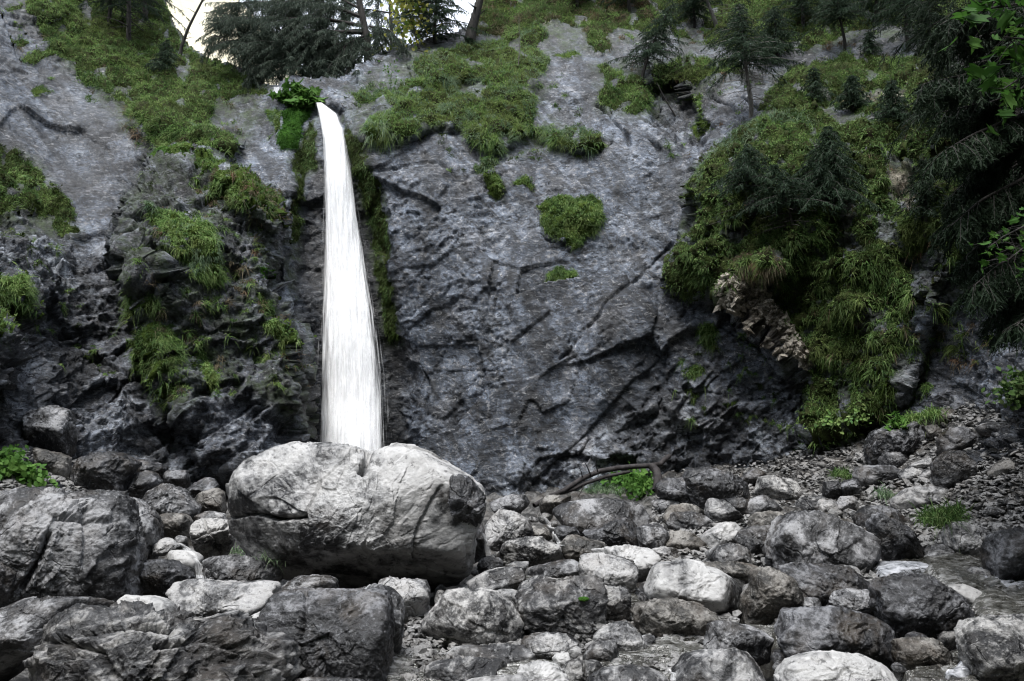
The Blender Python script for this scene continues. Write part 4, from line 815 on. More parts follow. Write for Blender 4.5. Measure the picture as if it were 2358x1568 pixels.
B("dark brown-black boulder behind the whitish dome boulder", "dark", 0.3, [(1800,1468),(1814,1441),(1821,1421),(1849,1406),(1926,1397),(1951,1406),(1977,1414),(2017,1429),(2053,1446),(2071,1470),(2075,1490),(2064,1530),(1990,1540),(1850,1530),(1803,1498)], p=17)
B("tall brown mottled rock with sharp spine right of the dark gap", "brown", 0.3, [(1706,1438),(1710,1399),(1740,1359),(1735,1326),(1750,1311),(1783,1305),(1806,1322),(1842,1346),(1850,1379),(1823,1410),(1783,1410),(1761,1434),(1740,1442)], p=8)
B("long dark low boulder under the big flat-faced boulder at right", "dark", 0.3, [(1800,1314),(1827,1308),(1834,1300),(1860,1297),(1893,1303),(1938,1311),(1964,1319),(1992,1335),(2022,1355),(2022,1375),(1950,1410),(1880,1410),(1838,1376)])
B("small ridged stone between two dark boulders at right", "mid", 0.45, [(1812,1418),(1827,1399),(1854,1379),(1876,1374),(1893,1380),(1906,1398),(1871,1407),(1849,1414)], cat="stone", name="stone")
B("rounded grey boulder beside the large pitted dark boulder's left", "mid", 0.42, [(1917,1396),(1929,1372),(1959,1353),(1982,1353),(2017,1366),(2032,1383),(2038,1428),(1977,1415),(1951,1403)], p=5)
B("large pitted dark boulder in the stream on the right", "dark", 0.34, [(2026,1364),(2041,1343),(2070,1332),(2123,1328),(2161,1340),(2184,1359),(2213,1380),(2236,1401),(2248,1430),(2248,1456),(2232,1482),(2190,1484),(2123,1476),(2083,1462),(2046,1436),(2028,1408)], rough=1.1)
B("low mossy-brown boulder below the large pitted dark boulder", "brown", 0.35, [(2071,1480),(2089,1470),(2137,1472),(2176,1485),(2194,1510),(2192,1538),(2137,1551),(2097,1545),(2071,1528)])
B("light pitted boulder cut by the bottom right corner", "spot", 0.4, [(2233,1478),(2243,1454),(2269,1438),(2323,1428),(2358,1421),(2450,1418),(2450,1600),(2300,1575),(2243,1548),(2238,1512)])
B("dark blue-veined boulder cut by the right photo edge", "dark", 0.2, [(2292,1273),(2301,1242),(2323,1223),(2358,1219),(2450,1222),(2450,1360),(2358,1354),(2323,1349),(2300,1339),(2291,1302)])
B("slanted pale boulder with dark slits near the right edge", "pale", 0.5, [(2190,1222),(2198,1207),(2216,1201),(2248,1212),(2283,1225),(2302,1247),(2298,1273),(2270,1288),(2243,1295),(2214,1283),(2188,1260)], p=17, cracks=[([(2232,1215),(2240,1235)],0.05,3),([(2262,1230),(2272,1260)],0.05,3),([(2285,1240),(2290,1262)],0.05,3)])
B("small dark-sided stone just above the white rapid at right", "mid", 0.4, [(2127,1281),(2150,1258),(2176,1254),(2193,1268),(2195,1299),(2158,1300),(2132,1296)], cat="stone", name="stone")
B("pale stone with brown underside lying in the rapid", "white", 0.6, [(2182,1350),(2216,1343),(2251,1358),(2283,1371),(2303,1385),(2298,1401),(2243,1404),(2228,1388)], p=6, rough=0.6, cat="stone", name="stone")
B("big flat-faced grey boulder with black hollow beneath, right of centre", "mid", 0.62, [(1780,1304),(1772,1280),(1785,1250),(1801,1212),(1847,1184),(1876,1173),(1920,1195),(1957,1208),(2000,1228),(2022,1265),(2024,1292),(2002,1325),(1940,1330),(1870,1306),(1800,1301)], und=0.5, p=18)
B("rough dark boulder right of the big flat-faced one", "dark", 0.4, [(2014,1208),(2036,1181),(2062,1203),(2097,1222),(2131,1263),(2131,1287),(2099,1304),(2057,1304),(2020,1283)], rough=1.2)
B("bluish rock behind the rough dark boulder and below the big grass tussock", "dark", 0.4, [(1972,1194),(1998,1167),(2036,1166),(2078,1178),(2101,1205),(2091,1224),(2043,1210),(2025,1220),(1988,1220)])
# right rear
B("dark craggy block right of the green herbs at the cliff foot", "dark", 0.35, [(1577,1102),(1594,1078),(1651,1081),(1695,1097),(1712,1110),(1747,1120),(1741,1150),(1695,1160),(1651,1150),(1633,1172),(1602,1177),(1573,1154)], rough=1.3, und=0.3)
B("black low rock just right of the herbs and the branch's thick end", "dark", 0.4, [(1512,1122),(1532,1103),(1576,1101),(1598,1122),(1635,1146),(1631,1181),(1602,1166),(1541,1148),(1517,1146)])
B("thin arched slab bridging a dark gap below the herbs", "mid", 0.5, [(1501,1160),(1536,1142),(1578,1138),(1592,1155),(1574,1170),(1523,1182)], cat="slab", name="rock_slab")
B("brown-topped rock behind the low humped stone", "brown", 0.45, [(1528,1192),(1550,1166),(1576,1161),(1607,1167),(1629,1181),(1622,1206),(1540,1212)])
B("low humped stone with dark streak, right of the whale-backed slab", "mid", 0.5, [(1537,1206),(1550,1183),(1585,1178),(1618,1185),(1651,1208),(1631,1222),(1585,1224),(1550,1219)])
B("sharp-edged tilted rock with pale diagonal vein", "pale", 0.35, [(1629,1182),(1636,1146),(1673,1155),(1697,1177),(1726,1203),(1706,1210),(1649,1208),(1632,1200)], p=21)
B("dark rounded rock between the veined rock and the ridged grey one", "dark", 0.4, [(1675,1152),(1695,1145),(1728,1152),(1728,1170),(1718,1194),(1695,1182)])
B("ridged blue-grey rock like a small tent on the right bank", "mid", 0.45, [(1717,1168),(1730,1150),(1761,1139),(1783,1154),(1806,1175),(1807,1188),(1728,1190),(1720,1184)])
B("pale brown-patched rock directly under the small tent-like rock", "brown", 0.45, [(1724,1212),(1735,1186),(1772,1177),(1806,1181),(1816,1195),(1803,1213),(1750,1223)])
B("angular dark-spotted boulder perched over a black gap on the scree edge", "spot", 0.5, [(1739,1138),(1755,1102),(1783,1095),(1810,1108),(1838,1103),(1851,1130),(1842,1148),(1801,1160),(1777,1155)], und=0.4, p=18)
B("small dark crag on the scree above the angular spotted boulder", "dark", 0.4, [(1706,1104),(1737,1078),(1761,1086),(1765,1102),(1752,1119),(1713,1115)], cat="stone", name="stone")
B("flat layered slab on the scree right of the angular boulder", "strata", 0.5, [(1832,1170),(1849,1148),(1893,1143),(1933,1156),(1928,1172),(1893,1181),(1871,1179)], cat="slab", name="rock_slab", strata=0.7)
B("dark square block on the scree, left of its similar neighbour", "dark", 0.25, [(1898,1138),(1902,1111),(1935,1108),(1942,1133),(1935,1156),(1915,1150)], p=20)
B("dark leaning block on the scree, right of the square block", "dark", 0.25, [(1936,1120),(1950,1110),(1976,1101),(1980,1121),(1969,1148),(1945,1152)], p=20)
B("long dark layered block on the scree above the small grass tuft", "dark", 0.3, [(1969,1100),(1983,1080),(2017,1072),(2064,1072),(2078,1104),(2062,1120),(2012,1118),(1986,1126)], p=18, strata=0.5)
B("craggy dark rock mass on the scree with black hollow at its foot", "dark", 0.4, [(2003,1045),(2024,995),(2064,982),(2105,972),(2131,982),(2143,1002),(2138,1044),(2088,1048),(2031,1070),(2010,1056)], rough=1.3, und=0.3)
B("smooth round-topped dark stone below the craggy rock mass", "mid", 0.4, [(2029,1064),(2043,1042),(2062,1037),(2088,1041),(2102,1064),(2090,1084),(2064,1089),(2034,1079)], p=5)
B("pale angular stone right of the long dark layered block", "pale", 0.5, [(2072,1093),(2100,1073),(2127,1088),(2121,1108),(2088,1111)], cat="stone", name="stone", p=11)
B("thin light slab leaning above the pale angular stone", "pale", 0.5, [(2101,1072),(2148,1053),(2157,1070),(2112,1084)], cat="slab", name="rock_slab")
B("dark round-headed boulder on the right scree slope", "mid", 0.3, [(2184,1050),(2205,1038),(2227,1044),(2243,1067),(2266,1088),(2272,1111),(2251,1121),(2208,1127),(2163,1127),(2160,1074)], rough=0.9)
B("light stone wedged left of the dark round-headed boulder", "pale", 0.45, [(2122,1099),(2136,1083),(2163,1076),(2167,1094),(2156,1111),(2126,1111)], cat="stone", name="stone")
B("rough grey-violet boulder above the dark round-headed one", "dark", 0.4, [(2170,1013),(2196,987),(2224,984),(2257,1002),(2269,1024),(2251,1040),(2189,1046),(2172,1038)], rough=1.1)
B("tilted flat-topped brown block beside the long scree grass", "brown", 0.4, [(2120,962),(2126,954),(2184,942),(2210,942),(2212,973),(2172,984),(2122,975)], p=20)
B("brownish stone joining the craggy mass and the violet boulder", "brown", 0.4, [(2129,982),(2158,977),(2169,992),(2156,1018),(2134,1006)], cat="stone", name="stone")
B("wide flat slab lying high on the scree at the right edge", "mid", 0.6, [(2253,988),(2279,975),(2351,970),(2377,985),(2303,1006),(2270,1001)], cat="slab", name="rock_slab", und=0.4)
B("thin pointed slab above the wide flat slab on the scree", "mid", 0.5, [(2253,974),(2315,951),(2317,966),(2289,974)], cat="slab", name="rock_slab")
B("brown ribbed stone alone on the gravel near the right edge", "brown", 0.45, [(2280,1093),(2303,1069),(2334,1058),(2350,1073),(2348,1092),(2315,1099)])
B("half-buried pale rock in the gravel left of the big grass tussock", "pale", 0.7, [(2058,1160),(2103,1124),(2148,1120),(2205,1133),(2198,1149),(2136,1156),(2112,1175),(2074,1175)], cat="slab", name="rock_slab")
B("small pale stone at the foot of the dark square block", "pale", 0.45, [(1878,1170),(1897,1149),(1931,1154),(1931,1172),(1911,1188),(1883,1184)], cat="stone", name="stone")
B("grey pointed stone at the foot of the dark leaning block", "mid", 0.4, [(1926,1168),(1940,1147),(1969,1140),(1976,1158),(1955,1179)], cat="stone", name="stone")
B("smooth light ridge stone left of the mottled boulder pair", "white", 0.6, [(1614,1243),(1638,1225),(1664,1210),(1695,1202),(1715,1221),(1697,1252),(1655,1266),(1629,1264)])
B("mottled grey boulder leaning on the big flat-faced boulder's left", "mid", 0.42, [(1695,1246),(1708,1225),(1739,1216),(1783,1209),(1803,1212),(1787,1250),(1774,1284),(1735,1279)])
B("pale folded boulder above the smooth bright-topped boulder", "pale", 0.5, [(1622,1282),(1655,1261),(1699,1251),(1726,1266),(1745,1291),(1752,1309),(1717,1312),(1651,1295)])
B("brown thin-edged ledge slab behind the bright-topped boulder", "brown", 0.4, [(1614,1298),(1673,1294),(1750,1306),(1754,1322),(1735,1340),(1690,1328),(1640,1316)], cat="slab", name="rock_slab", strata=0.5)
B("low brown-grey hump stone above the curled slab", "brown", 0.55, [(1517,1253),(1558,1221),(1585,1222),(1626,1250),(1631,1266),(1585,1268),(1530,1268)])
B("curled thin slab with dark underside in the middle right", "pale", 0.5, [(1499,1268),(1530,1260),(1563,1264),(1567,1274),(1519,1285),(1504,1279)], cat="slab", name="rock_slab", und=0.4)
B("greenish-grey rough rock right of the dark round boulder", "mid", 0.5, [(1467,1218),(1517,1206),(1542,1232),(1513,1264),(1478,1270)])
# bottom row in the water
B("long low light rock breaking the water at the bottom centre", "pale", 0.55, [(1020,1520),(1045,1494),(1074,1485),(1113,1487),(1156,1491),(1215,1487),(1244,1500),(1270,1525),(1230,1540),(1186,1540),(1098,1536)])
B("flat dark-fronted slab in the water at the bottom edge", "strata", 0.5, [(976,1560),(981,1541),(1051,1523),(1098,1517),(1156,1523),(1178,1541),(1177,1560),(1127,1580),(980,1590)], p=20, strata=0.4, cat="slab", name="rock_slab")
B("rounded light boulder at the bottom edge left of the small split stone", "white", 0.55, [(1190,1545),(1221,1523),(1250,1520),(1280,1529),(1298,1550),(1308,1580),(1290,1640),(1190,1640)], p=5)
B("grey-white broken stone below the dark layered boulder", "pale", 0.45, [(1198,1486),(1209,1471),(1256,1465),(1268,1459),(1303,1462),(1330,1485),(1342,1505),(1315,1530),(1271,1526),(1239,1505)])
B("small white pointed stone between the bottom centre boulders", "white", 0.4, [(1271,1520),(1282,1506),(1309,1503),(1314,1528),(1294,1545)], cat="stone", name="stone")
B("split stone with a vertical seam at the bottom edge", "spot", 0.4, [(1292,1545),(1309,1526),(1332,1520),(1373,1523),(1393,1543),(1362,1564),(1320,1580),(1300,1564)], cracks=[([(1345,1520),(1346,1560)],0.05,3)])
B("egg-shaped light boulder leaning left in the shallow stream", "pale", 0.45, [(1339,1518),(1362,1491),(1385,1468),(1406,1466),(1423,1482),(1430,1514),(1408,1538),(1362,1532)], p=4)
B("grey pointed boulder with black shaded end behind the egg-shaped one", "pale", 0.45, [(1368,1475),(1385,1456),(1435,1431),(1464,1450),(1480,1471),(1492,1504),(1426,1516)], und=0.35, yaw=-0.3)
B("small grey stone right of the pointed boulder in the stream", "mid", 0.45, [(1474,1472),(1490,1462),(1508,1468),(1510,1500),(1485,1507)], cat="stone", name="stone")
B("wide smooth stone at the bottom edge beside the little spill", "pale", 0.65, [(1350,1580),(1391,1547),(1426,1532),(1464,1529),(1508,1544),(1546,1572),(1540,1650),(1365,1650)], p=5, rough=0.5)
B("broad pale rock top showing along the very bottom edge", "white", 0.7, [(1058,1582),(1113,1561),(1156,1556),(1244,1553),(1290,1572),(1290,1650),(1060,1650)], p=6, rough=0.5)
B("low rock top at the bottom edge under the blackish cube", "mid", 0.6, [(660,1590),(700,1564),(770,1561),(832,1572),(850,1640),(665,1640)])
# loose stones nobody can tell apart: stream bed and scree
protos = []
for k in range(9):
    D, F = ico(3); rng = np.random.default_rng(500 + k); sc = rng.uniform(0.6, 1.0, 3) * (1.15, 1.0, 0.7)
    acc = (np.abs(D / sc) ** 3).sum(1) ** (16 / 3)
    for _ in range(9):
        n = rng.normal(size=3); n /= np.linalg.norm(n); acc = acc + (np.clip(D @ n, 0, None) / (rng.uniform(0.58, 0.9) * np.linalg.norm(n * sc))) ** 16
    V = D * (acc ** (-1 / 16))[:, None]; V += D * (0.08 * fbm(V * 1.8 + k * 9, 4, k))[:, None]
    protos.append(mesh("loose_stone", V, F, M[["pale", "mid", "spot", "brown", "mid", "pale", "dark", "gravel", "strata"][k]]))
SP = []
for (n, xa, xb, ya, yb, ra, rb) in ((150, 900, 2330, 1170, 1560, 12, 28), (70, 1750, 2358, 930, 1240, 6, 13), (34, 290, 640, 1120, 1490, 8, 18), (70, 950, 2000, 1190, 1480, 14, 34), (16, 1080, 1300, 1150, 1500, 6, 12)):
    for _ in range(n): SP.append((random.uniform(xa, xb), random.uniform(ya, yb), random.uniform(ra, rb) * random.uniform(0.7, 1.2)))
SP = [s for s in SP if not (s[0] < 1950 and s[1] < 1010) and not (s[1] < 1120 - (s[0] - 1500) * 0.22)]
used = set()
for k, (px, py, r) in enumerate(SP):
    j = k % 9; o = protos[j]
    if j in used: o = o.copy(); COL.objects.link(o)
    used.add(j)
    yy = float(ground_hit(np.array([px]), np.array([py]))[0]); p = at(np.array([px]), np.array([py]), np.array([yy]))[0]; s = r / FPX * yy * 1.15
    o.location = (p[0], p[1] + 0.3 * s, gz(p[0], p[1] + 0.3 * s) + 0.20 * s - (0.14 if px < 1750 else 0)); o.scale = (s, s, s); o.rotation_euler = (random.uniform(-.4, .4), random.uniform(-.4, .4), random.uniform(0, 6.3))
    scree = py < 1240 and px > 1700
    if scree: tag(o, "small loose stone lying on the grey scree slope at right", "stone", "small loose stones on the scree")
    else: tag(o, "small loose stone wedged among the boulders of the stream bed", "stone", "small loose stones in the stream bed")
# gravel
def gravel(name, n, box, rr, seed):
    rng = np.random.default_rng(seed); px = rng.uniform(box[0], box[2], n); py = rng.uniform(box[1], box[3], n)
    yy = ground_hit(px, py); P = at(px, py, yy); s = rng.uniform(rr[0], rr[1], n) * rng.uniform(0.6, 1.4, n)
    D, F = ico(1); V = D[None] * (rng.uniform(0.6, 1.2, (n, 1, 3)) * (1.2, 1.0, 0.6)) * s[:, None, None] * (1 + 0.25 * rng.normal(size=(n, len(D), 1)))
    a = rng.uniform(0, 6.28, n); c_, s_ = np.cos(a)[:, None], np.sin(a)[:, None]
    V = np.stack([V[..., 0] * c_ - V[..., 1] * s_, V[..., 0] * s_ + V[..., 1] * c_, V[..., 2] + rng.normal(size=(n, 1)) * 0.3 * V[..., 0]], -1)
    V = V + P[:, None] + (0, 0, 0.02)
    F = (F[None] + (np.arange(n) * len(D))[:, None, None]).reshape(-1, 3)
    tag(mesh(name, V.reshape(-1, 3), F, M["gravel"], smooth=False), group="gravel", kind="stuff")
gravel("gravel", 9000, (1500, 880, 2420, 1300), (0.018, 0.05), 3)
gravel("gravel", 1800, (880, 1420, 1700, 1568), (0.02, 0.055), 4)
gravel("gravel", 1500, (1900, 1240, 2400, 1420), (0.02, 0.055), 5)
gravel("gravel", 900, (-20, 1040, 300, 1140), (0.02, 0.05), 6)

# ------------------------------------------------------------------ water
fp = np.linspace(236, 1068, 260); NU = 60
fl = np.interp(fp, [236,262,320,400,600,800,1000,1068], [730,734,744,747,747,744,740,737])
fr_ = np.interp(fp, [236,250,262,300,400,500,600,700,800,900,1000,1068], [738,758,774,790,808,822,837,851,861,869,874,877])
yb = np.array([cl(np.linspace(l, r, 9), np.full(9, p))[0][:, 1].min() for l, r, p in zip(fl, fr_, fp)])
yb = np.minimum.accumulate(yb) - 0.02; kk = np.ones(81) / 81; yb = np.convolve(np.pad(yb, 40, mode='edge'), kk, 'valid') - 0.12
def fall(name, l, r, out, m, j=0):
    u = np.linspace(0, 1, NU); PXf = l[:, None] + (r - l)[:, None] * u; PYf = np.repeat(fp[:, None], NU, 1)
    prof = out * (4 * u * (1 - u))[None] ** 0.6 * sstep(236, 330, fp)[:, None]
    Yf = yb[:, None] - 0.03 - prof
    P = at(PXf, PYf, Yf); uv = np.stack([np.repeat(u[None], len(fp), 0), np.repeat((fp - 236)[:, None] / 832, NU, 1) * 5], -1)
    nz = 0.05 * fbm(np.stack([PXf / 9 + j, PYf / 160, PXf * 0 + j], -1).reshape(-1, 3), 4, 5).reshape(PXf.shape); P[..., 1] += nz * sstep(236, 300, fp)[:, None]
    return mesh(name, P.reshape(-1, 3), grid_faces(NU, len(fp)), M[m], uv=uv.reshape(-1, 2))
wf = fall("waterfall", fl - 2 - 6 * sstep(400, 950, fp), fr_ + 3 + 9 * sstep(400, 950, fp), 0.35, "fall"); tag(wf, kind="structure")
w2 = fall("water", fl - 16 * sstep(300, 900, fp) - 5, fr_ + 24 * sstep(300, 900, fp) + 6, 0.42, "wisp", 3); tag(w2, kind="structure")

def sheet(name, poly, m, lift, waves, step=5.0, kind="structure"):
    A = np.array(poly, float); xs = np.arange(A[:, 0].min(), A[:, 0].max() + step, step); ys = np.arange(A[:, 1].min(), A[:, 1].max() + step, step)
    x, y = np.meshgrid(xs, ys); sd = poly_sd(x + 8 * pn(np.stack([x / 40, y / 20, x * 0], -1), 1), y, poly); Yg = ground_hit(x, y)
    P = at(x, y, Yg).reshape(-1, 3); P[:, 2] += lift + waves * fbm(P * (1.2, 2.2, 1) + 5, 4, 61, 0.55) * 1.6 - 0.12 * (1 - sstep(-4, 14, sd.ravel()))
    o = mesh(name, P, grid_faces(len(xs), len(ys), (sd > -6).ravel()), M[m])
    if m == "foam": o.data.attributes.new("edge", 'FLOAT', 'POINT').data.foreach_set("value", sstep(-5, 14, sd.ravel()).astype(np.float32))
    return tag(o, kind=kind)
sheet("stream", [(880,1490),(1010,1485),(1200,1510),(1360,1560),(1340,1640),(880,1640)], "stream", 0.05, 0.05)
sheet("stream", [(1340,1545),(1430,1500),(1520,1470),(1640,1480),(1640,1520),(1560,1560),(1530,1640),(1340,1640)], "stream", 0.06, 0.05)
sheet("stream", [(1480,1430),(1700,1430),(1820,1440),(1830,1480),(1700,1500),(1490,1480)], "stream", 0.05, 0.04)
sheet("stream", [(2060,1290),(2440,1270),(2440,1440),(2260,1450),(2230,1400),(2120,1330),(2030,1320)], "stream", 0.07, 0.07)
sheet("stream", [(2070,1520),(2260,1490),(2310,1570),(2250,1640),(2090,1640)], "stream", 0.06, 0.06)
sheet("stream", [(1200,1330),(1260,1310),(1470,1360),(1500,1420),(1450,1440),(1190,1360)], "stream", 0.04, 0.04)
sheet("rapids", [(1995,1318),(2050,1296),(2130,1312),(2200,1330),(2280,1342),(2440,1352),(2440,1372),(2330,1368),(2240,1352),(2160,1334),(2080,1340),(2030,1345)], "foam", 0.11, 0.06, 4)
sheet("rapids", [(2150,1316),(2250,1312),(2440,1332),(2440,1342),(2300,1335),(2220,1328)], "foam", 0.11, 0.05, 4)
sheet("rapids", [(2170,1560),(2230,1530),(2260,1545),(2240,1580),(2160,1590)], "foam", 0.10, 0.06, 4)

# things laid on what is already built: look down the line of sight to find the surface
bpy.context.view_layer.update(); DG = bpy.context.evaluated_depsgraph_get()
def hit(px, py):
    d = Vector(rays(np.array([px]), np.array([py]))[0]).normalized()
    ok, loc, nor, idx, ob, _ = S.ray_cast(DG, Vector(CAM), d)
    return (np.array(loc), np.array(nor)) if ok else (at(np.array([px]), np.array([py]), np.array([15.0]))[0], np.array((0, -1, 0.5)))
def trickle(pl, wd, m="trickle", off=0.03):
    P = np.array(pl, float); n = 28; t = np.linspace(0, 1, n); tt = np.linspace(0, 1, len(P)); x = np.interp(t, tt, P[:, 0]); y = np.interp(t, tt, P[:, 1]); ww = np.interp(t, np.linspace(0, 1, len(wd)), wd)
    c = np.array([hit(a, b)[0] for a, b in zip(x, y)]); yv = np.minimum.accumulate(c[:, 1]); yv = np.convolve(np.pad(yv, 2, mode='edge'), np.ones(5) / 5, 'valid') - off
    u = np.linspace(0, 1, 9); V = np.array([[at(np.array([x[i] + (q - .5) * ww[i]]), np.array([y[i]]), np.array([yv[i] - 0.05 * 4 * q * (1 - q)]))[0] for q in u] for i in range(n)])
    uv = np.stack([np.repeat(u[None], n, 0), np.repeat(t[:, None], 9, 1) * 1.2], -1)
    tag(mesh("cascade", V.reshape(-1, 3), grid_faces(9, n), M[m], uv=uv.reshape(-1, 2)), kind="structure")
trickle([(1252,1190),(1262,1203),(1274,1218)], [14, 20, 22]); trickle([(1274,1224),(1282,1240),(1292,1256)], [8, 12, 26])
trickle([(1112,1228),(1120,1250),(1126,1280)], [10, 14, 26]); trickle([(448,1285),(458,1300),(462,1332)], [18, 26, 34]); trickle([(410,1250),(430,1262),(452,1285)], [22, 26, 18])
trickle([(1540,1540),(1552,1552),(1550,1568)], [14, 18, 26]); trickle([(648,158),(640,190),(636,215)], [14, 20, 26], off=0.3)

# ------------------------------------------------------------------ trees
def twigs(mb, P, rng, every=0.05, ln=0.16, hang=0.5, wid=0.03, side=0.8, start=0.1, ends=True):
    """needled twigs along a limb polyline, in pairs, hanging a little"""
    P = np.asarray(P, float); seg = np.linalg.norm(np.diff(P, axis=0), axis=1); s = np.concatenate([[0], np.cumsum(seg)]); tot = s[-1]
    n = max(3, int(tot / every)); t = (np.linspace(start, 1, n) + rng.normal(size=n) * 0.01).clip(0, 1) * tot
    R = np.stack([np.interp(t, s, P[:, k]) for k in range(3)], -1); T = np.stack([np.interp(np.minimum(t + 0.03, tot), s, P[:, k]) for k in range(3)], -1) - np.stack([np.interp(np.maximum(t - 0.05, 0), s, P[:, k]) for k in range(3)], -1)
    T /= np.linalg.norm(T, axis=1)[:, None] + 1e-9
    Sd = np.cross(T, (0, 0, 1.0)); Sd /= np.linalg.norm(Sd, axis=1)[:, None] + 1e-9
    R = np.vstack([R, R, R]); T = np.vstack([T, T, T]); Sd = np.vstack([Sd, -Sd, Sd * rng.normal(size=(n, 1)) * 0.4])
    m = len(R); D = T * rng.uniform(0.35, 0.9, (m, 1)) + Sd * side * rng.uniform(0.5, 1.1, (m, 1)) + rng.normal(size=(m, 3)) * 0.22 - np.array((0, 0, hang)) * rng.uniform(0.2, 1.2, (m, 1))
    D /= np.linalg.norm(D, axis=1)[:, None]
    frac = np.concatenate([t, t, t]) / tot; L = ln * rng.uniform(0.5, 1.3, m) * (1.15 - 0.75 * frac)
    V, F = blades(R, D, L, wid * rng.uniform(0.6, 1.2, m), 0.25, rng, 3)
    mb.add(V, F)
    # needles standing off every twig
    q = 6; tt = rng.uniform(0.15, 1.0, (m, q)); RR = (R[:, None] + D[:, None] * (L[:, None] * tt)[..., None]).reshape(-1, 3); RR[:, 2] -= (0.25 * L[:, None] * tt ** 2).ravel()
    DD = np.repeat(D, q, 0) * 0.6 + rng.normal(size=(m * q, 3)) * 0.55; DD /= np.linalg.norm(DD, axis=1)[:, None]
    V, F = blades(RR, DD, np.repeat(L, q) * 0.35, wid * 0.55, 0.15, rng, 3); mb.add(V, F)
def spruce(label, base, top, rad, crown0=0.35, whorls=18, per=4, needle="needle", droop=0.35, bare=0.25, Yoff=0.0, trunk_r=None, seed=1, dens=1.0, name="spruce_tree", group="spruces growing on the cliff", Y=None, bark="bark", bend=0.0, one_sided=0.0, ln=0.17):
    rng = np.random.default_rng(seed); rad = rad * (1.3 if Y is None else 1.0)
    if Y is None:
        p, _ = cl(np.array([base[0]], float), np.array([base[1]], float)); p = p[0]; p = p + np.array((0, Yoff, 0))
    else: p = at(np.array([base[0]]), np.array([base[1]]), np.array([Y]))[0]
    tp = at(np.array([top[0]]), np.array([top[1]]), np.array([p[1] - 0.1]))[0]; Hh = np.linalg.norm(tp - p); k = p[1] / FPX
    root = empty(name, p); tag(root, label, "tree", group)
    tt = np.linspace(0, 1, 12); line = p + (tp - p) * tt[:, None]; line[:, 0] += bend * np.sin(tt * math.pi) + 0.02 * Hh * pn(np.stack([tt * 3 + seed, tt * 0, tt * 0], -1), 2); line -= p; line[0] -= np.array((0, -0.1, 0.15))
    tm = MB(); tr = trunk_r or Hh * 0.018 + 0.012; tm.tube(line, tr, 0.006, 8)
    dead = MB(); cr = MB(); nw = int(whorls)
    for i in range(nw):
        f = i / max(1, nw - 1); h = bare + (1 - bare) * f; c = np.array([np.interp(h, tt, line[:, j]) for j in range(3)])
        live = h >= crown0; g = (h - crown0) / (1 - crown0 + 1e-9)
        rr = rad * k * ((1 - max(0, g)) ** 0.8 * 0.95 + 0.05) * (1 if live else 0.6)
        a0 = rng.uniform(0, 6.28)
        for j in range(per if live else max(2, per - 2)):
            a = a0 + j * 6.283 / per + rng.normal() * 0.3; l = rr * rng.uniform(0.35, 1.3) * (1 + one_sided * math.cos(a))
            if l < 0.04: continue
            q = np.linspace(0, 1, 6); d = np.array((math.cos(a), math.sin(a), 0)); dz = (0.25 * q - droop * 1.6 * q ** 2 + 0.25 * droop * q ** 3) * l if live else (-0.15 * q - 0.1 * q ** 2) * l
            Pb = c + d * (l * q)[:, None] + np.stack([0.05 * l * pn(np.stack([q * 3 + i, q * 0 + j, q * 0], -1), 5), q * 0, dz], -1)
            (cr if False else dead if not live else tm).tube(Pb, 0.004 + 0.010 * l, 0.002, 4)
            if live: twigs(cr, Pb, rng, 0.07 / dens, ln * 1.15 * (0.6 + 0.4 * min(1, l / 0.5)), 0.55, 0.020)
            elif rng.random() < 0.7:
                for _ in range(3):
                    s = rng.uniform(0.3, 0.9); e = c + d * l * s; dead.tube(np.array([e, e + (rng.normal(size=3) * 0.5 + d * 0.6) * 0.12]), 0.003, 0.0015, 3)
    tm.build("trunk", M[bark], root)
    if cr.V: cr.build("crown", M[needle], root)
    if dead.V: dead.build("dead_branches", M[bark], root)
    return root
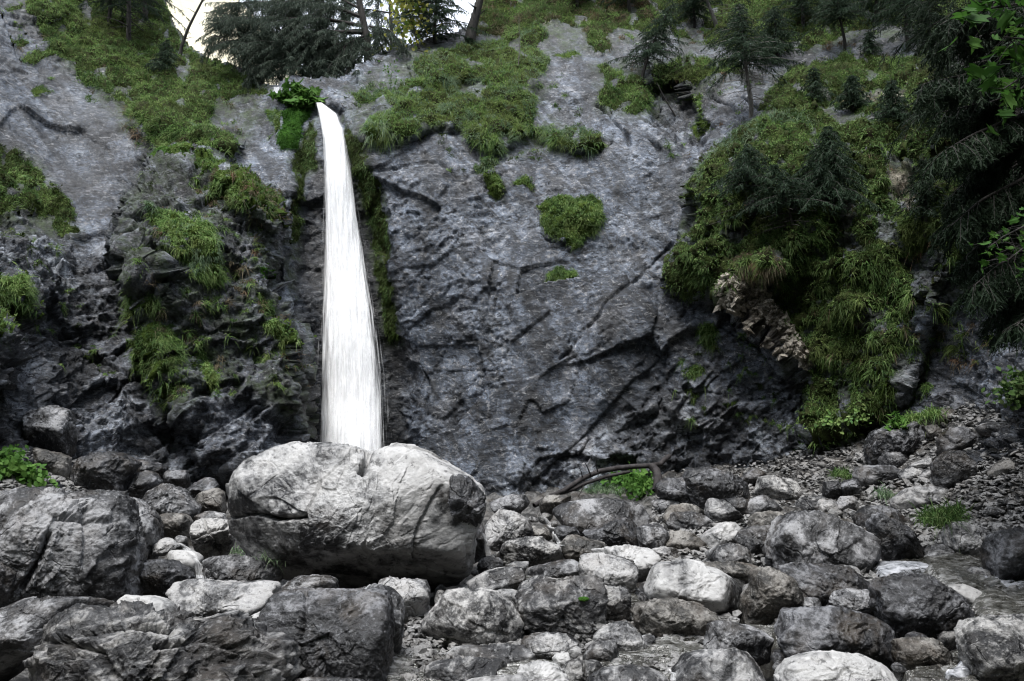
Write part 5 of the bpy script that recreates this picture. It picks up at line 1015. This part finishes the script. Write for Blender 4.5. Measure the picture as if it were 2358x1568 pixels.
def limb_tree(label, trunk, limbs, Y, needle, seed, name="spruce_tree", group=None, tr=0.1, ln=0.3, every=0.07, hang=0.9, sub=4, wid=0.035, fill=0):
    """a bigger spruce of which a few long boughs show: traced boughs get their own distances"""
    rng = np.random.default_rng(seed); tl = np.array([at(np.array([a]), np.array([b]), np.array([Y + (c if len(q) > 2 else 0)]))[0] for q in trunk for a, b, c in [(*q, 0)[:3]]])
    p = tl[0]; root = empty(name, p); tag(root, label, "tree", group); tm = MB(); cr = MB()
    n = len(tl); ti = np.linspace(0, 1, 14); tl2 = np.stack([np.interp(ti, np.linspace(0, 1, n), tl[:, j]) for j in range(3)], -1) - p; tm.tube(tl2, tr, tr * 0.35, 9)
    for L in limbs:
        dys = L[0]; pts = L[1]; A = np.array([at(np.array([a]), np.array([b]), np.array([Y + dys * (i / max(1, len(pts) - 1))]))[0] for i, (a, b) in enumerate(pts)]) - p
        q = np.linspace(0, 1, 12); Pm = np.stack([np.interp(q, np.linspace(0, 1, len(A)), A[:, j]) for j in range(3)], -1); tm.tube(Pm, 0.012 + 0.012 * np.linalg.norm(A[-1] - A[0]), 0.005, 5)
        ll = np.linalg.norm(A[-1] - A[0]); twigs(cr, Pm, rng, every, ln, hang, wid)
        for k in range(int(sub * ll * 2.4)):
            s = rng.uniform(0.12, 1.0); c = np.array([np.interp(s, q, Pm[:, j]) for j in range(3)]); T = (A[-1] - A[0]) / ll
            sd = np.cross(T, (0, 0, 1)); d = T * rng.uniform(0.3, 0.8) + sd * rng.choice((-1, 1)) * rng.uniform(0.4, 1.0) + np.array((0, 0, rng.uniform(-0.5, 0.1))); d /= np.linalg.norm(d)
            l2 = ll * rng.uniform(0.18, 0.38) * (1.1 - 0.6 * s); qq = np.linspace(0, 1, 5); Pb = c + d * (l2 * qq)[:, None]; Pb[:, 2] -= 0.45 * hang * l2 * qq ** 1.7
            tm.tube(Pb, 0.006, 0.002, 4); twigs(cr, Pb, rng, every, ln * 0.9, hang, wid)
    for _ in range(fill):                      # sprays that fill the space between neighbouring boughs
        a, b_ = rng.integers(0, len(limbs), 2); s = rng.uniform(0.25, 1.0); f = rng.uniform(0, 1); pp = []
        for L in (limbs[a], limbs[b_]):
            n_ = len(L[1]); A = np.array(L[1], float); pp.append(at(np.array([np.interp(s * (n_ - 1), range(n_), A[:, 0])]), np.array([np.interp(s * (n_ - 1), range(n_), A[:, 1])]), np.array([Y + L[0] * s]))[0] - p)
        c = pp[0] * f + pp[1] * (1 - f) + rng.normal(size=3) * 0.12; d = rng.normal(size=3) * (1, 1, 0.35) + np.array((0, 0, -0.2)); d /= np.linalg.norm(d); l2 = rng.uniform(0.3, 0.75)
        qq = np.linspace(0, 1, 5); Pb = c + d * (l2 * qq)[:, None]; Pb[:, 2] -= 0.4 * l2 * qq ** 1.7; tm.tube(Pb, 0.006, 0.002, 4); twigs(cr, Pb, rng, every, ln * 0.9, hang, wid)
    tm.build("trunk", M["bark"], root); cr.build("crown", M[needle], root); return root
# three spruces on the right rib, and the dead sapling below
spruce("slim dark spruce with bare lower trunk, left of the three on the grassy rib", (1714,535), (1722,332), 88, 0.45, 20, 6, "needle", bare=0.18, seed=11)
spruce("dark spruce with forked leaning trunk, middle of the three on the rib", (1827,545), (1782,380), 95, 0.40, 16, 6, "needle", bare=0.15, seed=12, bend=0.05)
spruce("bushiest spruce of the three on the grassy rib, thick straight trunk", (1902,532), (1906,292), 92, 0.34, 22, 7, "needle", droop=0.5, bare=0.25, seed=13, dens=1.3)
spruce("leaning thin spruce rooted above the dark hollow in the right face", (1478,200), (1548,10), 72, 0.30, 18, 5, "needle", bare=0.25, seed=14, bend=-0.12)
spruce("tall thin spruce with bare grey lower trunk beside the pale chute rock", (1736,278), (1700,10), 100, 0.45, 22, 6, "needle", bare=0.15, seed=15, bark="bark_pale")
spruce("spruce slanting left behind the tall thin one, upper right", (1655,75), (1575,-130), 70, 0.35, 16, 5, "needle", bare=0.1, seed=16, bark="bark_pale")
spruce("small spruce with dense top at upper right, left of its neighbour", (1948,120), (1918,-50), 62, 0.42, 16, 6, "needle", bare=0.3, seed=17)
spruce("small spruce at upper right standing close to the right forest", (2094,118), (2072,-70), 66, 0.38, 16, 6, "needle", bare=0.3, seed=18)
spruce("tiny young spruce on the slope between the two upper right spruces", (2006,125), (2000,68), 26, 0.1, 9, 5, "needle", bare=0.1, seed=19)
spruce("young spruce half hidden in grass above the grassy rib", (1880,230), (1872,150), 34, 0.1, 10, 5, "needle", bare=0.1, seed=20)
spruce("tall spruce on the left top slope with thick bare trunk", (294,104), (302,-260), 120, 0.22, 22, 5, "needle", bare=0.08, seed=21, trunk_r=0.075)
spruce("small dark spruce low on the left top slope beside the tall trunk", (378,172), (382,92), 44, 0.1, 11, 6, "needle", bare=0.08, seed=22)
spruce("thin spruce at the top edge left of the tall trunk", (250,62), (262,-150), 60, 0.25, 15, 5, "needle", bare=0.1, seed=23)
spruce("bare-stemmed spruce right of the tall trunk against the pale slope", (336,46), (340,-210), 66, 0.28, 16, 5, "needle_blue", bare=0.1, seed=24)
spruce("spruce at the top edge right of the big leaning trunk", (1330,20), (1318,-160), 70, 0.15, 14, 6, "needle", bare=0.05, seed=25)
spruce("spruce standing on the crest right behind the yellow-leaved bush", (1000,96), (1010,-120), 92, 0.08, 20, 7, "needle", bare=0.04, seed=26, dens=1.2)
# bare and leafy saplings
def sapling(label, pts, r0, Y=None, leaves=0, leafm="leaf_yel", lsz=0.05, twn=10, seed=1, bark="bark", spread=0.6, name="sapling", group=None, dz=0.0):
    rng = np.random.default_rng(seed); b = pts[0]
    if Y is None: Y = float(cl(np.array([b[0]], float), np.array([b[1]], float))[0][0, 1]) - 0.05
    A = np.array([at(np.array([x]), np.array([y]), np.array([Y]))[0] for x, y in pts]); p = A[0].copy(); A = A - p
    q = np.linspace(0, 1, 14); Pm = np.stack([np.interp(q, np.linspace(0, 1, len(A)), A[:, j]) for j in range(3)], -1); root = empty(name, p); tag(root, label, "tree", group)
    mb = MB(); mb.tube(Pm, r0, r0 * 0.4, 7); H = np.linalg.norm(A[-1]); tips = []
    for k in range(twn):
        s = rng.uniform(0.25, 1.0); c = np.array([np.interp(s, q, Pm[:, j]) for j in range(3)]); d = rng.normal(size=3) * (1, 1, 0.5) + np.array((0, 0, 0.35)); d /= np.linalg.norm(d); l = H * spread * rng.uniform(0.12, 0.45)
        qq = np.linspace(0, 1, 5); Pb = c + d * (l * qq)[:, None] + 0.06 * l * rng.normal(size=(5, 3)) * qq[:, None]; mb.tube(Pb, r0 * 0.28, 0.002, 4); tips += list(Pb[1:])
    mb.build("trunk", M[bark], root)
    if leaves:
        tips = np.array(tips); R = tips[rng.integers(0, len(tips), leaves)] + rng.normal(size=(leaves, 3)) * lsz * 1.6; lm = MB(); V, F = leafs(R, lsz, rng); lm.add(V, F); lm.build("crown", M[leafm], root)
    return root
def leafs(R, size, rng, up=0.5, lobes=False):
    n = len(R)
    if lobes:
        prof = np.array([(0,0),(0.30,-0.10),(0.62,0.06),(0.42,0.22),(0.80,0.50),(0.46,0.48),(0.36,0.62),(0.22,0.60),(0,1.05)], float)
    else: prof = np.array([(0,0),(0.22,0.22),(0.34,0.5),(0.22,0.78),(0,1.0)], float)
    k = len(prof); Y_ = rng.normal(size=(n, 3)); Y_[:, 2] -= 0.4; Y_ /= np.linalg.norm(Y_, axis=1)[:, None]; Nn = rng.normal(size=(n, 3)) * 0.5 + np.array((0, -0.5, up)); X_ = np.cross(Y_, Nn); X_ /= np.linalg.norm(X_, axis=1)[:, None] + 1e-9; Z_ = np.cross(X_, Y_)
    s = size * rng.uniform(0.6, 1.25, n); V = np.empty((n, k, 3, 3))
    for i, (a, b) in enumerate(prof):
        for j, sg in enumerate((-1, 0, 1)):
            V[:, i, j] = R + s[:, None] * (X_ * a * sg + Y_ * b + Z_ * (0.18 * abs(sg) * a - 0.18 * b * b))
    base = np.arange(n)[:, None] * k * 3; i = np.arange(k - 1)[None] * 3; f = []
    for j in (0, 1): f.append(np.stack([base + i + j, base + i + j + 1, base + i + j + 4, base + i + j + 3], -1).reshape(-1, 4))
    return V.reshape(-1, 3), np.vstack(f)
sapling("thin dark bare tree leaning right against the pale far slope", [(414,132),(418,108),(432,68),(446,40),(472,-10),(500,-60)], 0.055, twn=12, seed=31, spread=0.35)
sapling("thick dark trunk leaning right at the crest above the waterfall's right", [(1082,92),(1088,60),(1098,25),(1112,-30),(1125,-120)], 0.17, twn=6, seed=32, spread=0.5, name="tree")
sapling("very thin pale bare stem standing on the grassy ledge", [(1192,172),(1196,120),(1195,40)], 0.016, twn=5, seed=33, bark="bark_pale", spread=0.3)
sapling("dark thin bare stem in the grass below the three rib spruces", [(1862,752),(1864,700),(1858,640)], 0.02, twn=8, seed=34, spread=0.4)
sapling("thin crooked dark stem leaning out of the dark hollow at right", [(1556,268),(1530,225),(1512,190)], 0.022, twn=5, seed=35, spread=0.4)
sapling("bare dark twiggy stem at the top left edge of the slope", [(336,40),(350,0),(390,-30)], 0.02, twn=10, seed=36, spread=0.6)
sapling("bush with yellowing leaves on the crest right of the overhanging spruce", [(965,112),(950,60),(935,10),(945,-40)], 0.03, leaves=420, lsz=0.16, twn=26, seed=37, spread=0.75, name="leafy_bush")
sapling("low branch of yellow and green leaves hanging over the rock beside the crest", [(985,120),(940,112),(890,108)], 0.016, leaves=130, lsz=0.14, twn=12, seed=38, spread=0.8, name="leafy_bush")
sapling("small bright green leafy shoot on the bare rock below the crest", [(900,205),(900,180),(904,160)], 0.008, leaves=60, leafm="leaf", lsz=0.07, twn=8, seed=39, spread=0.9, name="leafy_shoot")
# the dark spruces hanging over the notch
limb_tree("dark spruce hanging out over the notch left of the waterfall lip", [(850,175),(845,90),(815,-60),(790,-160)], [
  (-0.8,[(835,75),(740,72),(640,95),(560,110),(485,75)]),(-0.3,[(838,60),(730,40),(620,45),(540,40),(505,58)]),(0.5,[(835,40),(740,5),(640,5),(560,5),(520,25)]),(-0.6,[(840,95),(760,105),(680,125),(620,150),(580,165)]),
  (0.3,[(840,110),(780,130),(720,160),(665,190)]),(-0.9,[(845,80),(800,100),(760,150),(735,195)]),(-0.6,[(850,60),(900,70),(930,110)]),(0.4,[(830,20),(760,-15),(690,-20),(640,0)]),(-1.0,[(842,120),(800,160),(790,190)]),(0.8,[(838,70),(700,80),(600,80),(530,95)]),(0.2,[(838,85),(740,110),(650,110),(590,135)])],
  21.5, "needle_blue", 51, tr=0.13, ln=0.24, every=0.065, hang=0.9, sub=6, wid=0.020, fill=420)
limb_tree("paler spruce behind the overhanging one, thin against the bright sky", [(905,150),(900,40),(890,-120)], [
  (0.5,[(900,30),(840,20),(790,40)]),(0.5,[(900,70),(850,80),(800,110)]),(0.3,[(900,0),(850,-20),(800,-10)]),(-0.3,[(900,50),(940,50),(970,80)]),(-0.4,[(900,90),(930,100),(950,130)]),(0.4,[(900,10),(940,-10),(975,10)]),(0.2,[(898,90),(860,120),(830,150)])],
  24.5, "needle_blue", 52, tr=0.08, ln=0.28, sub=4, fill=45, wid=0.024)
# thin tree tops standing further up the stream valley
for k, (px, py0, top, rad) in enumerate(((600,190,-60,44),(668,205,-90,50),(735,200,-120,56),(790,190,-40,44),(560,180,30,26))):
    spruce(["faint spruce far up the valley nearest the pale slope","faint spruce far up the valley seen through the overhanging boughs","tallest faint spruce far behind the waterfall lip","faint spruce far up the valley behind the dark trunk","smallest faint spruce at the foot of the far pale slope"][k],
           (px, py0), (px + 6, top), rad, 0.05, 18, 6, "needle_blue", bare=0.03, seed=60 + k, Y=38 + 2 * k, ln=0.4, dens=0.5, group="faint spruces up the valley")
# near spruce filling the right edge
limb_tree("big dark spruce in the right foreground reaching in from the edge", [(2470,900),(2460,500),(2450,100),(2440,-300)], [
  (-0.4,[(2450,-20),(2330,0),(2230,20),(2160,60)]),(0.3,[(2450,40),(2340,60),(2240,90),(2150,110)]),(-0.3,[(2450,110),(2340,140),(2230,170),(2120,195)]),(0.4,[(2455,170),(2350,200),(2250,240),(2160,260)]),
  (-0.5,[(2455,230),(2340,270),(2240,310),(2170,350)]),(0.3,[(2455,300),(2350,340),(2260,390),(2200,440)]),(-0.4,[(2460,370),(2360,410),(2260,460),(2190,520)]),(0.2,[(2460,440),(2370,480),(2280,540),(2215,600)]),
  (-0.4,[(2460,520),(2380,560),(2300,610),(2240,660)]),(0.2,[(2460,590),(2390,640),(2320,690),(2280,730)]),(0.5,[(2455,80),(2360,110),(2280,140),(2200,150)]),(0.5,[(2455,260),(2380,290),(2300,350),(2230,400)]),(-0.6,[(2460,660),(2400,700),(2340,750)])],
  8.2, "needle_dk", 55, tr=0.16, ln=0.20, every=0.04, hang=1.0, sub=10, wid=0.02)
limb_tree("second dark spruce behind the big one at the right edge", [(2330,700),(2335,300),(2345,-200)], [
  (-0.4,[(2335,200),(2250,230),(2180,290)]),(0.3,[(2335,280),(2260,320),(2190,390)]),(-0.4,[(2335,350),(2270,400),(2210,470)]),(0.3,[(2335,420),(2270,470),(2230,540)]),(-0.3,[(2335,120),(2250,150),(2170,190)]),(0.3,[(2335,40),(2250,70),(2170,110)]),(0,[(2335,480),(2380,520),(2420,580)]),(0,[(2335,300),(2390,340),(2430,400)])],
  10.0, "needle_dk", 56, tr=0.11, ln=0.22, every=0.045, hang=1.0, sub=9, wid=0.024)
def maple(label, limbs, Y, n, size, seed, m="maple"):
    rng = np.random.default_rng(seed); p = at(np.array([limbs[0][0][0]]), np.array([limbs[0][0][1]]), np.array([Y]))[0]; root = empty("maple_branch", p); tag(root, label, "branch", "maple branches at the right edge"); mb = MB(); R = []
    for pts in limbs:
        A = np.array([at(np.array([a]), np.array([b]), np.array([Y - 0.15 * i / len(pts)]))[0] for i, (a, b) in enumerate(pts)]) - p; q = np.linspace(0, 1, 10); Pm = np.stack([np.interp(q, np.linspace(0, 1, len(A)), A[:, j]) for j in range(3)], -1); mb.tube(Pm, 0.012, 0.003, 5)
        for _ in range(n // len(limbs)):
            s = rng.uniform(0.05, 1.0); c = np.array([np.interp(s, q, Pm[:, j]) for j in range(3)]); e = c + rng.normal(size=3) * (0.10, 0.12, 0.09) + np.array((0, 0, -0.02)); mb.tube(np.array([c, (c + e) / 2 + (0, 0, 0.01), e]), 0.002, 0.0015, 3); R.append(e)
    mb.build("stem", M["bark"], root); lm = MB(); V, F = leafs(np.array(R), size, rng, 0.6, True); lm.add(V, F); lm.build("leaves", M[m], root)
maple("maple branch with bright green lobed leaves in the top right corner", [[(2440,20),(2340,10),(2270,20),(2225,50)],[(2440,110),(2360,90),(2310,85)]], 4.6, 64, 0.085, 71)
maple("maple branch hanging lowest of bright leaves at the upper right edge", [[(2450,120),(2390,170),(2340,215),(2278,235)],[(2430,160),(2350,180),(2310,205)]], 4.6, 44, 0.085, 72)
maple("yellowish maple branch halfway down the right edge", [[(2450,470),(2380,510),(2310,545),(2275,570)],[(2440,520),(2370,560),(2320,600)]], 6.0, 60, 0.055, 73, "maple")

# ------------------------------------------------------------------ plants, branch
def plant(label, spots, kind, seed, name="plant", n=60, size=0.12, m="leaf", group=None, cat="plant", ht=0.3, wid=0.014):
    rng = np.random.default_rng(seed); hs = [hit(a, b)[0] for a, b in spots]; p = np.mean(hs, 0); V, F = [], []; mb = MB()
    if kind == "grass":
        R = np.repeat(np.array(hs), n, 0) + rng.normal(size=(n * len(hs), 3)) * (0.06, 0.06, 0.02); D = rng.normal(size=R.shape) * 0.45 + np.array((0, -0.15, 1.0)); D /= np.linalg.norm(D, axis=1)[:, None]
        v, f = blades(R - p, D, ht * rng.uniform(0.5, 1.2, len(R)), wid * rng.uniform(0.6, 1.2, len(R)), rng.uniform(0.4, 1.2, len(R)), rng, 5, side=np.tile((0, 1.0, 0.1), (len(R), 1)) + rng.normal(size=R.shape) * 0.4); mb.add(v, f)
        o = mb.build(name, M[m], None); o.location = p; return tag(o, label, cat, group)
    root = empty(name, p); tag(root, label, cat, group); R = []
    for h in hs:
        for _ in range(n):
            d = rng.normal(size=3) * (0.7, 0.6, 0.3) + np.array((0, -0.3, 0.8)); d /= np.linalg.norm(d); l = ht * rng.uniform(0.3, 1.1); q = np.linspace(0, 1, 4); Pb = (h - p) + rng.normal(size=3) * 0.05 + d * (l * q)[:, None]; Pb[:, 2] -= 0.3 * l * q ** 2
            mb.tube(Pb, 0.004, 0.002, 3)
            for s in (3, 3, 2): R.append(Pb[s] + rng.normal(size=3) * 0.03)
    mb.build("stems", M["leaf"], root); lm = MB(); v, f = leafs(np.array(R), size, rng, 0.8, kind == "lobed"); lm.add(v, f); lm.build("leaves", M[m], root); return root
plant("bright green leafy herbs under the fallen branch at the cliff foot", [(1430,1118),(1445,1114),(1455,1112),(1465,1115),(1475,1118),(1490,1130),(1460,1130),(1478,1140)], "leaf", 81, "herb_plant", 26, 0.10, "leaf", ht=0.42)
plant("fresh green grass clump left of the herbs under the fallen branch", [(1360,1132),(1380,1125),(1400,1122),(1415,1125),(1390,1135),(1425,1135)], "grass", 82, "grass_clump", 110, m="grass_blue", ht=0.30, cat="grass", wid=0.011)
plant("broad-leaved butterbur crowding the ledge just left of the waterfall lip", [(660,232),(680,222),(700,222),(712,232),(690,240),(670,245),(705,245)], "lobed", 83, "butterbur_plant", 14, 0.20, "leaf", ht=0.38)
plant("dry seed-head stalks rising above the butterbur by the fall", [(690,212),(700,210),(708,216)], "grass", 84, "dry_stalks", 9, m="grass_dry", ht=0.55, wid=0.012)
plant("green leafy weeds on soil at the left edge above the massive boulder", [(10,1060),(25,1080),(40,1095),(60,1105),(20,1100),(85,1115),(5,1090)], "leaf", 85, "weed_patch", 30, 0.10, "leaf", ht=0.28)
plant("big dark grass tussock on gravel near the right edge", [(2140,1195),(2165,1190),(2190,1190),(2205,1185),(2150,1205),(2180,1205)], "grass", 86, "grass_tussock", 150, m="grass_dk", ht=0.40, cat="grass")
plant("long-bladed grass row beside the tilted brown block on the scree", [(2075,975),(2095,970),(2115,965),(2135,960),(2150,955)], "grass", 87, "grass_clump", 140, m="grass", ht=0.34, cat="grass")
plant("little dark grass tuft on the scree left of the long layered block", [(1930,1095),(1945,1090),(1955,1100)], "grass", 88, "grass_clump", 120, m="grass_dk", ht=0.26, cat="grass")
plant("arching grass tuft below the long dark layered block on the scree", [(2030,1140),(2040,1145)], "grass", 89, "grass_clump", 70, m="grass_blue", ht=0.32, cat="grass")
plant("few long grass blades between round cracked stone and huge boulder", [(535,1270),(548,1275)], "grass", 90, "grass_clump", 22, m="grass_blue", ht=0.24, cat="grass")
plant("hanging grass tuft under the huge boulder's left side", [(615,1285),(635,1295)], "grass", 91, "grass_clump", 30, m="grass_blue", ht=0.24, cat="grass")
plant("dark green shrubs at the right photo edge above the scree", [(2340,900),(2355,920),(2330,925),(2370,900),(2350,880)], "leaf", 92, "shrub", 34, 0.09, "grass_dk", ht=0.35)
plant("dark blue-green leaf rosette left of the long-bladed grass on scree", [(2056,982)], "lobed", 93, "leaf_rosette", 10, 0.12, "leaf", ht=0.2)
plant("leafy plant at the base of the dark right slope above the scree", [(1895,985),(1925,975),(1960,970),(1985,955)], "leaf", 94, "leafy_plant", 16, 0.09, "grass", ht=0.3)
root = empty("fallen_branch", at(np.array([1400]), np.array([1100]), np.array([15.0]))[0]); tag(root, "dark wet fallen branch leaning on the cliff foot above the green herbs", "branch")
o0 = np.array(root.location); mb = MB(); m2 = MB(); m3 = MB()
def bl_(pts, Ys): return np.array([at(np.array([a]), np.array([b]), np.array([y]))[0] for (a, b), y in zip(pts, Ys)]) - o0
mb.tube(bl_([(1230,1164),(1262,1146),(1300,1128),(1340,1102),(1380,1085),(1420,1078),(1460,1074),(1500,1072),(1522,1068),(1530,1058),(1541,1050)], [14.0,14.2,14.5,14.7,14.8,14.9,15,15,15,15.1,15.2]), 0.045, 0.05, 8)
mb.tube(bl_([(1500,1072),(1512,1085),(1516,1105),(1512,1130)], [15, 14.9, 14.8, 14.7]), 0.075, 0.09, 8); mb.build("stem", M["deadwood"], root)
m2.tube(bl_([(1270,1142),(1310,1130),(1350,1112),(1400,1096),(1450,1086)], [14.4,14.55,14.7,14.8,14.85]), 0.04, 0.03, 7); m2.build("side_branch", M["deadwood"], root)
for a in ([(1342,1102),(1338,1085),(1334,1078)],[(1360,1094),(1352,1074),(1346,1064)],[(1376,1086),(1372,1068),(1375,1056)],[(1345,1106),(1342,1125),(1330,1146)],[(1290,1134),(1282,1150),(1284,1165)]): m3.tube(bl_(a, [14.7, 14.6, 14.5]), 0.014, 0.005, 5)
m3.build("twigs", M["deadwood"], root)
mm = np.array([hit(a, b)[0] for a, b in ((1338,1378),(1345,1376),(1351,1380),(1343,1383))]); D, F = ico(3); V = D * (0.055, 0.045, 0.022); V = V * (1 + 0.25 * pn(D * 3, 4))[:, None]
o = mesh("moss_patch", V, F, M["mossbr"]); o.location = mm.mean(0); tag(o, "small bright green moss dab on the layered boulder's top edge", "moss")
limb_tree("third dark spruce deep in the right edge shade above the scree", [(2420,860),(2425,500),(2430,0)], [
  (-0.3,[(2425,520),(2340,560),(2260,620)]),(0.3,[(2425,580),(2350,630),(2290,690)]),(-0.3,[(2425,640),(2360,690),(2310,745)]),(0.2,[(2425,460),(2330,490),(2240,550)]),(0.2,[(2425,400),(2330,440),(2230,480)]),(-0.2,[(2425,340),(2340,380),(2260,440)]),(0.2,[(2425,280),(2330,330),(2270,380)]),(0.2,[(2425,160),(2340,180),(2260,240)]),(-0.2,[(2425,60),(2330,70),(2250,130)]),(0.2,[(2425,100),(2340,130),(2270,190)]),(-0.3,[(2425,-20),(2320,-10),(2230,40)])],
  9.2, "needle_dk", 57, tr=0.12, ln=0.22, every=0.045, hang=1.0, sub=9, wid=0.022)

for k, (x, y, h, rd) in enumerate(((7.4, 6.6, 17, 2.6), (9.6, 9.2, 19, 3.0), (8.2, 11.6, 18, 2.6), (11.5, 6.0, 18, 3.0))):  # tall spruces added right of the view to shade the right slope
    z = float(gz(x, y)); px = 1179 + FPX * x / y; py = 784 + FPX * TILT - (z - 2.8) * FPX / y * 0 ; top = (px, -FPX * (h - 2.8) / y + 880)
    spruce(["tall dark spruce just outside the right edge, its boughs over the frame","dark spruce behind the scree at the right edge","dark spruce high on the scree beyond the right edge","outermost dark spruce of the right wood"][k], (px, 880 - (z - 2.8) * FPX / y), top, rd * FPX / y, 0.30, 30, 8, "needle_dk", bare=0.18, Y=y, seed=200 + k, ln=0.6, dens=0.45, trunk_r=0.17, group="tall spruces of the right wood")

for k, (b, t, rd, lab) in enumerate((((1600,62),(1590,-90),64,"spruce at the top edge between the slanting and the leaning spruce"),((1790,150),(1782,10),60,"slim spruce on the upper right slope right of the tall thin one"),((1850,70),(1842,-120),70,"spruce at the top edge above the pale chute rock"),((2020,50),(2012,-140),72,"spruce at the top edge between the two small upper right spruces"),
      ((2150,160),(2138,-60),84,"dark spruce at upper right against the right wood"),((2180,330),(2170,130),76,"dark spruce on the right slope in front of the wood"),((1450,30),(1440,-150),70,"spruce at the top edge above the pale rock chute"),((2060,300),(2052,180),48,"young spruce on the upper right grass slope"),((1965,260),(1960,170),36,"small young spruce left of the other one on the right grass slope"),((2130,520),(2125,360),56,"spruce low on the right slope beside the wood"))):
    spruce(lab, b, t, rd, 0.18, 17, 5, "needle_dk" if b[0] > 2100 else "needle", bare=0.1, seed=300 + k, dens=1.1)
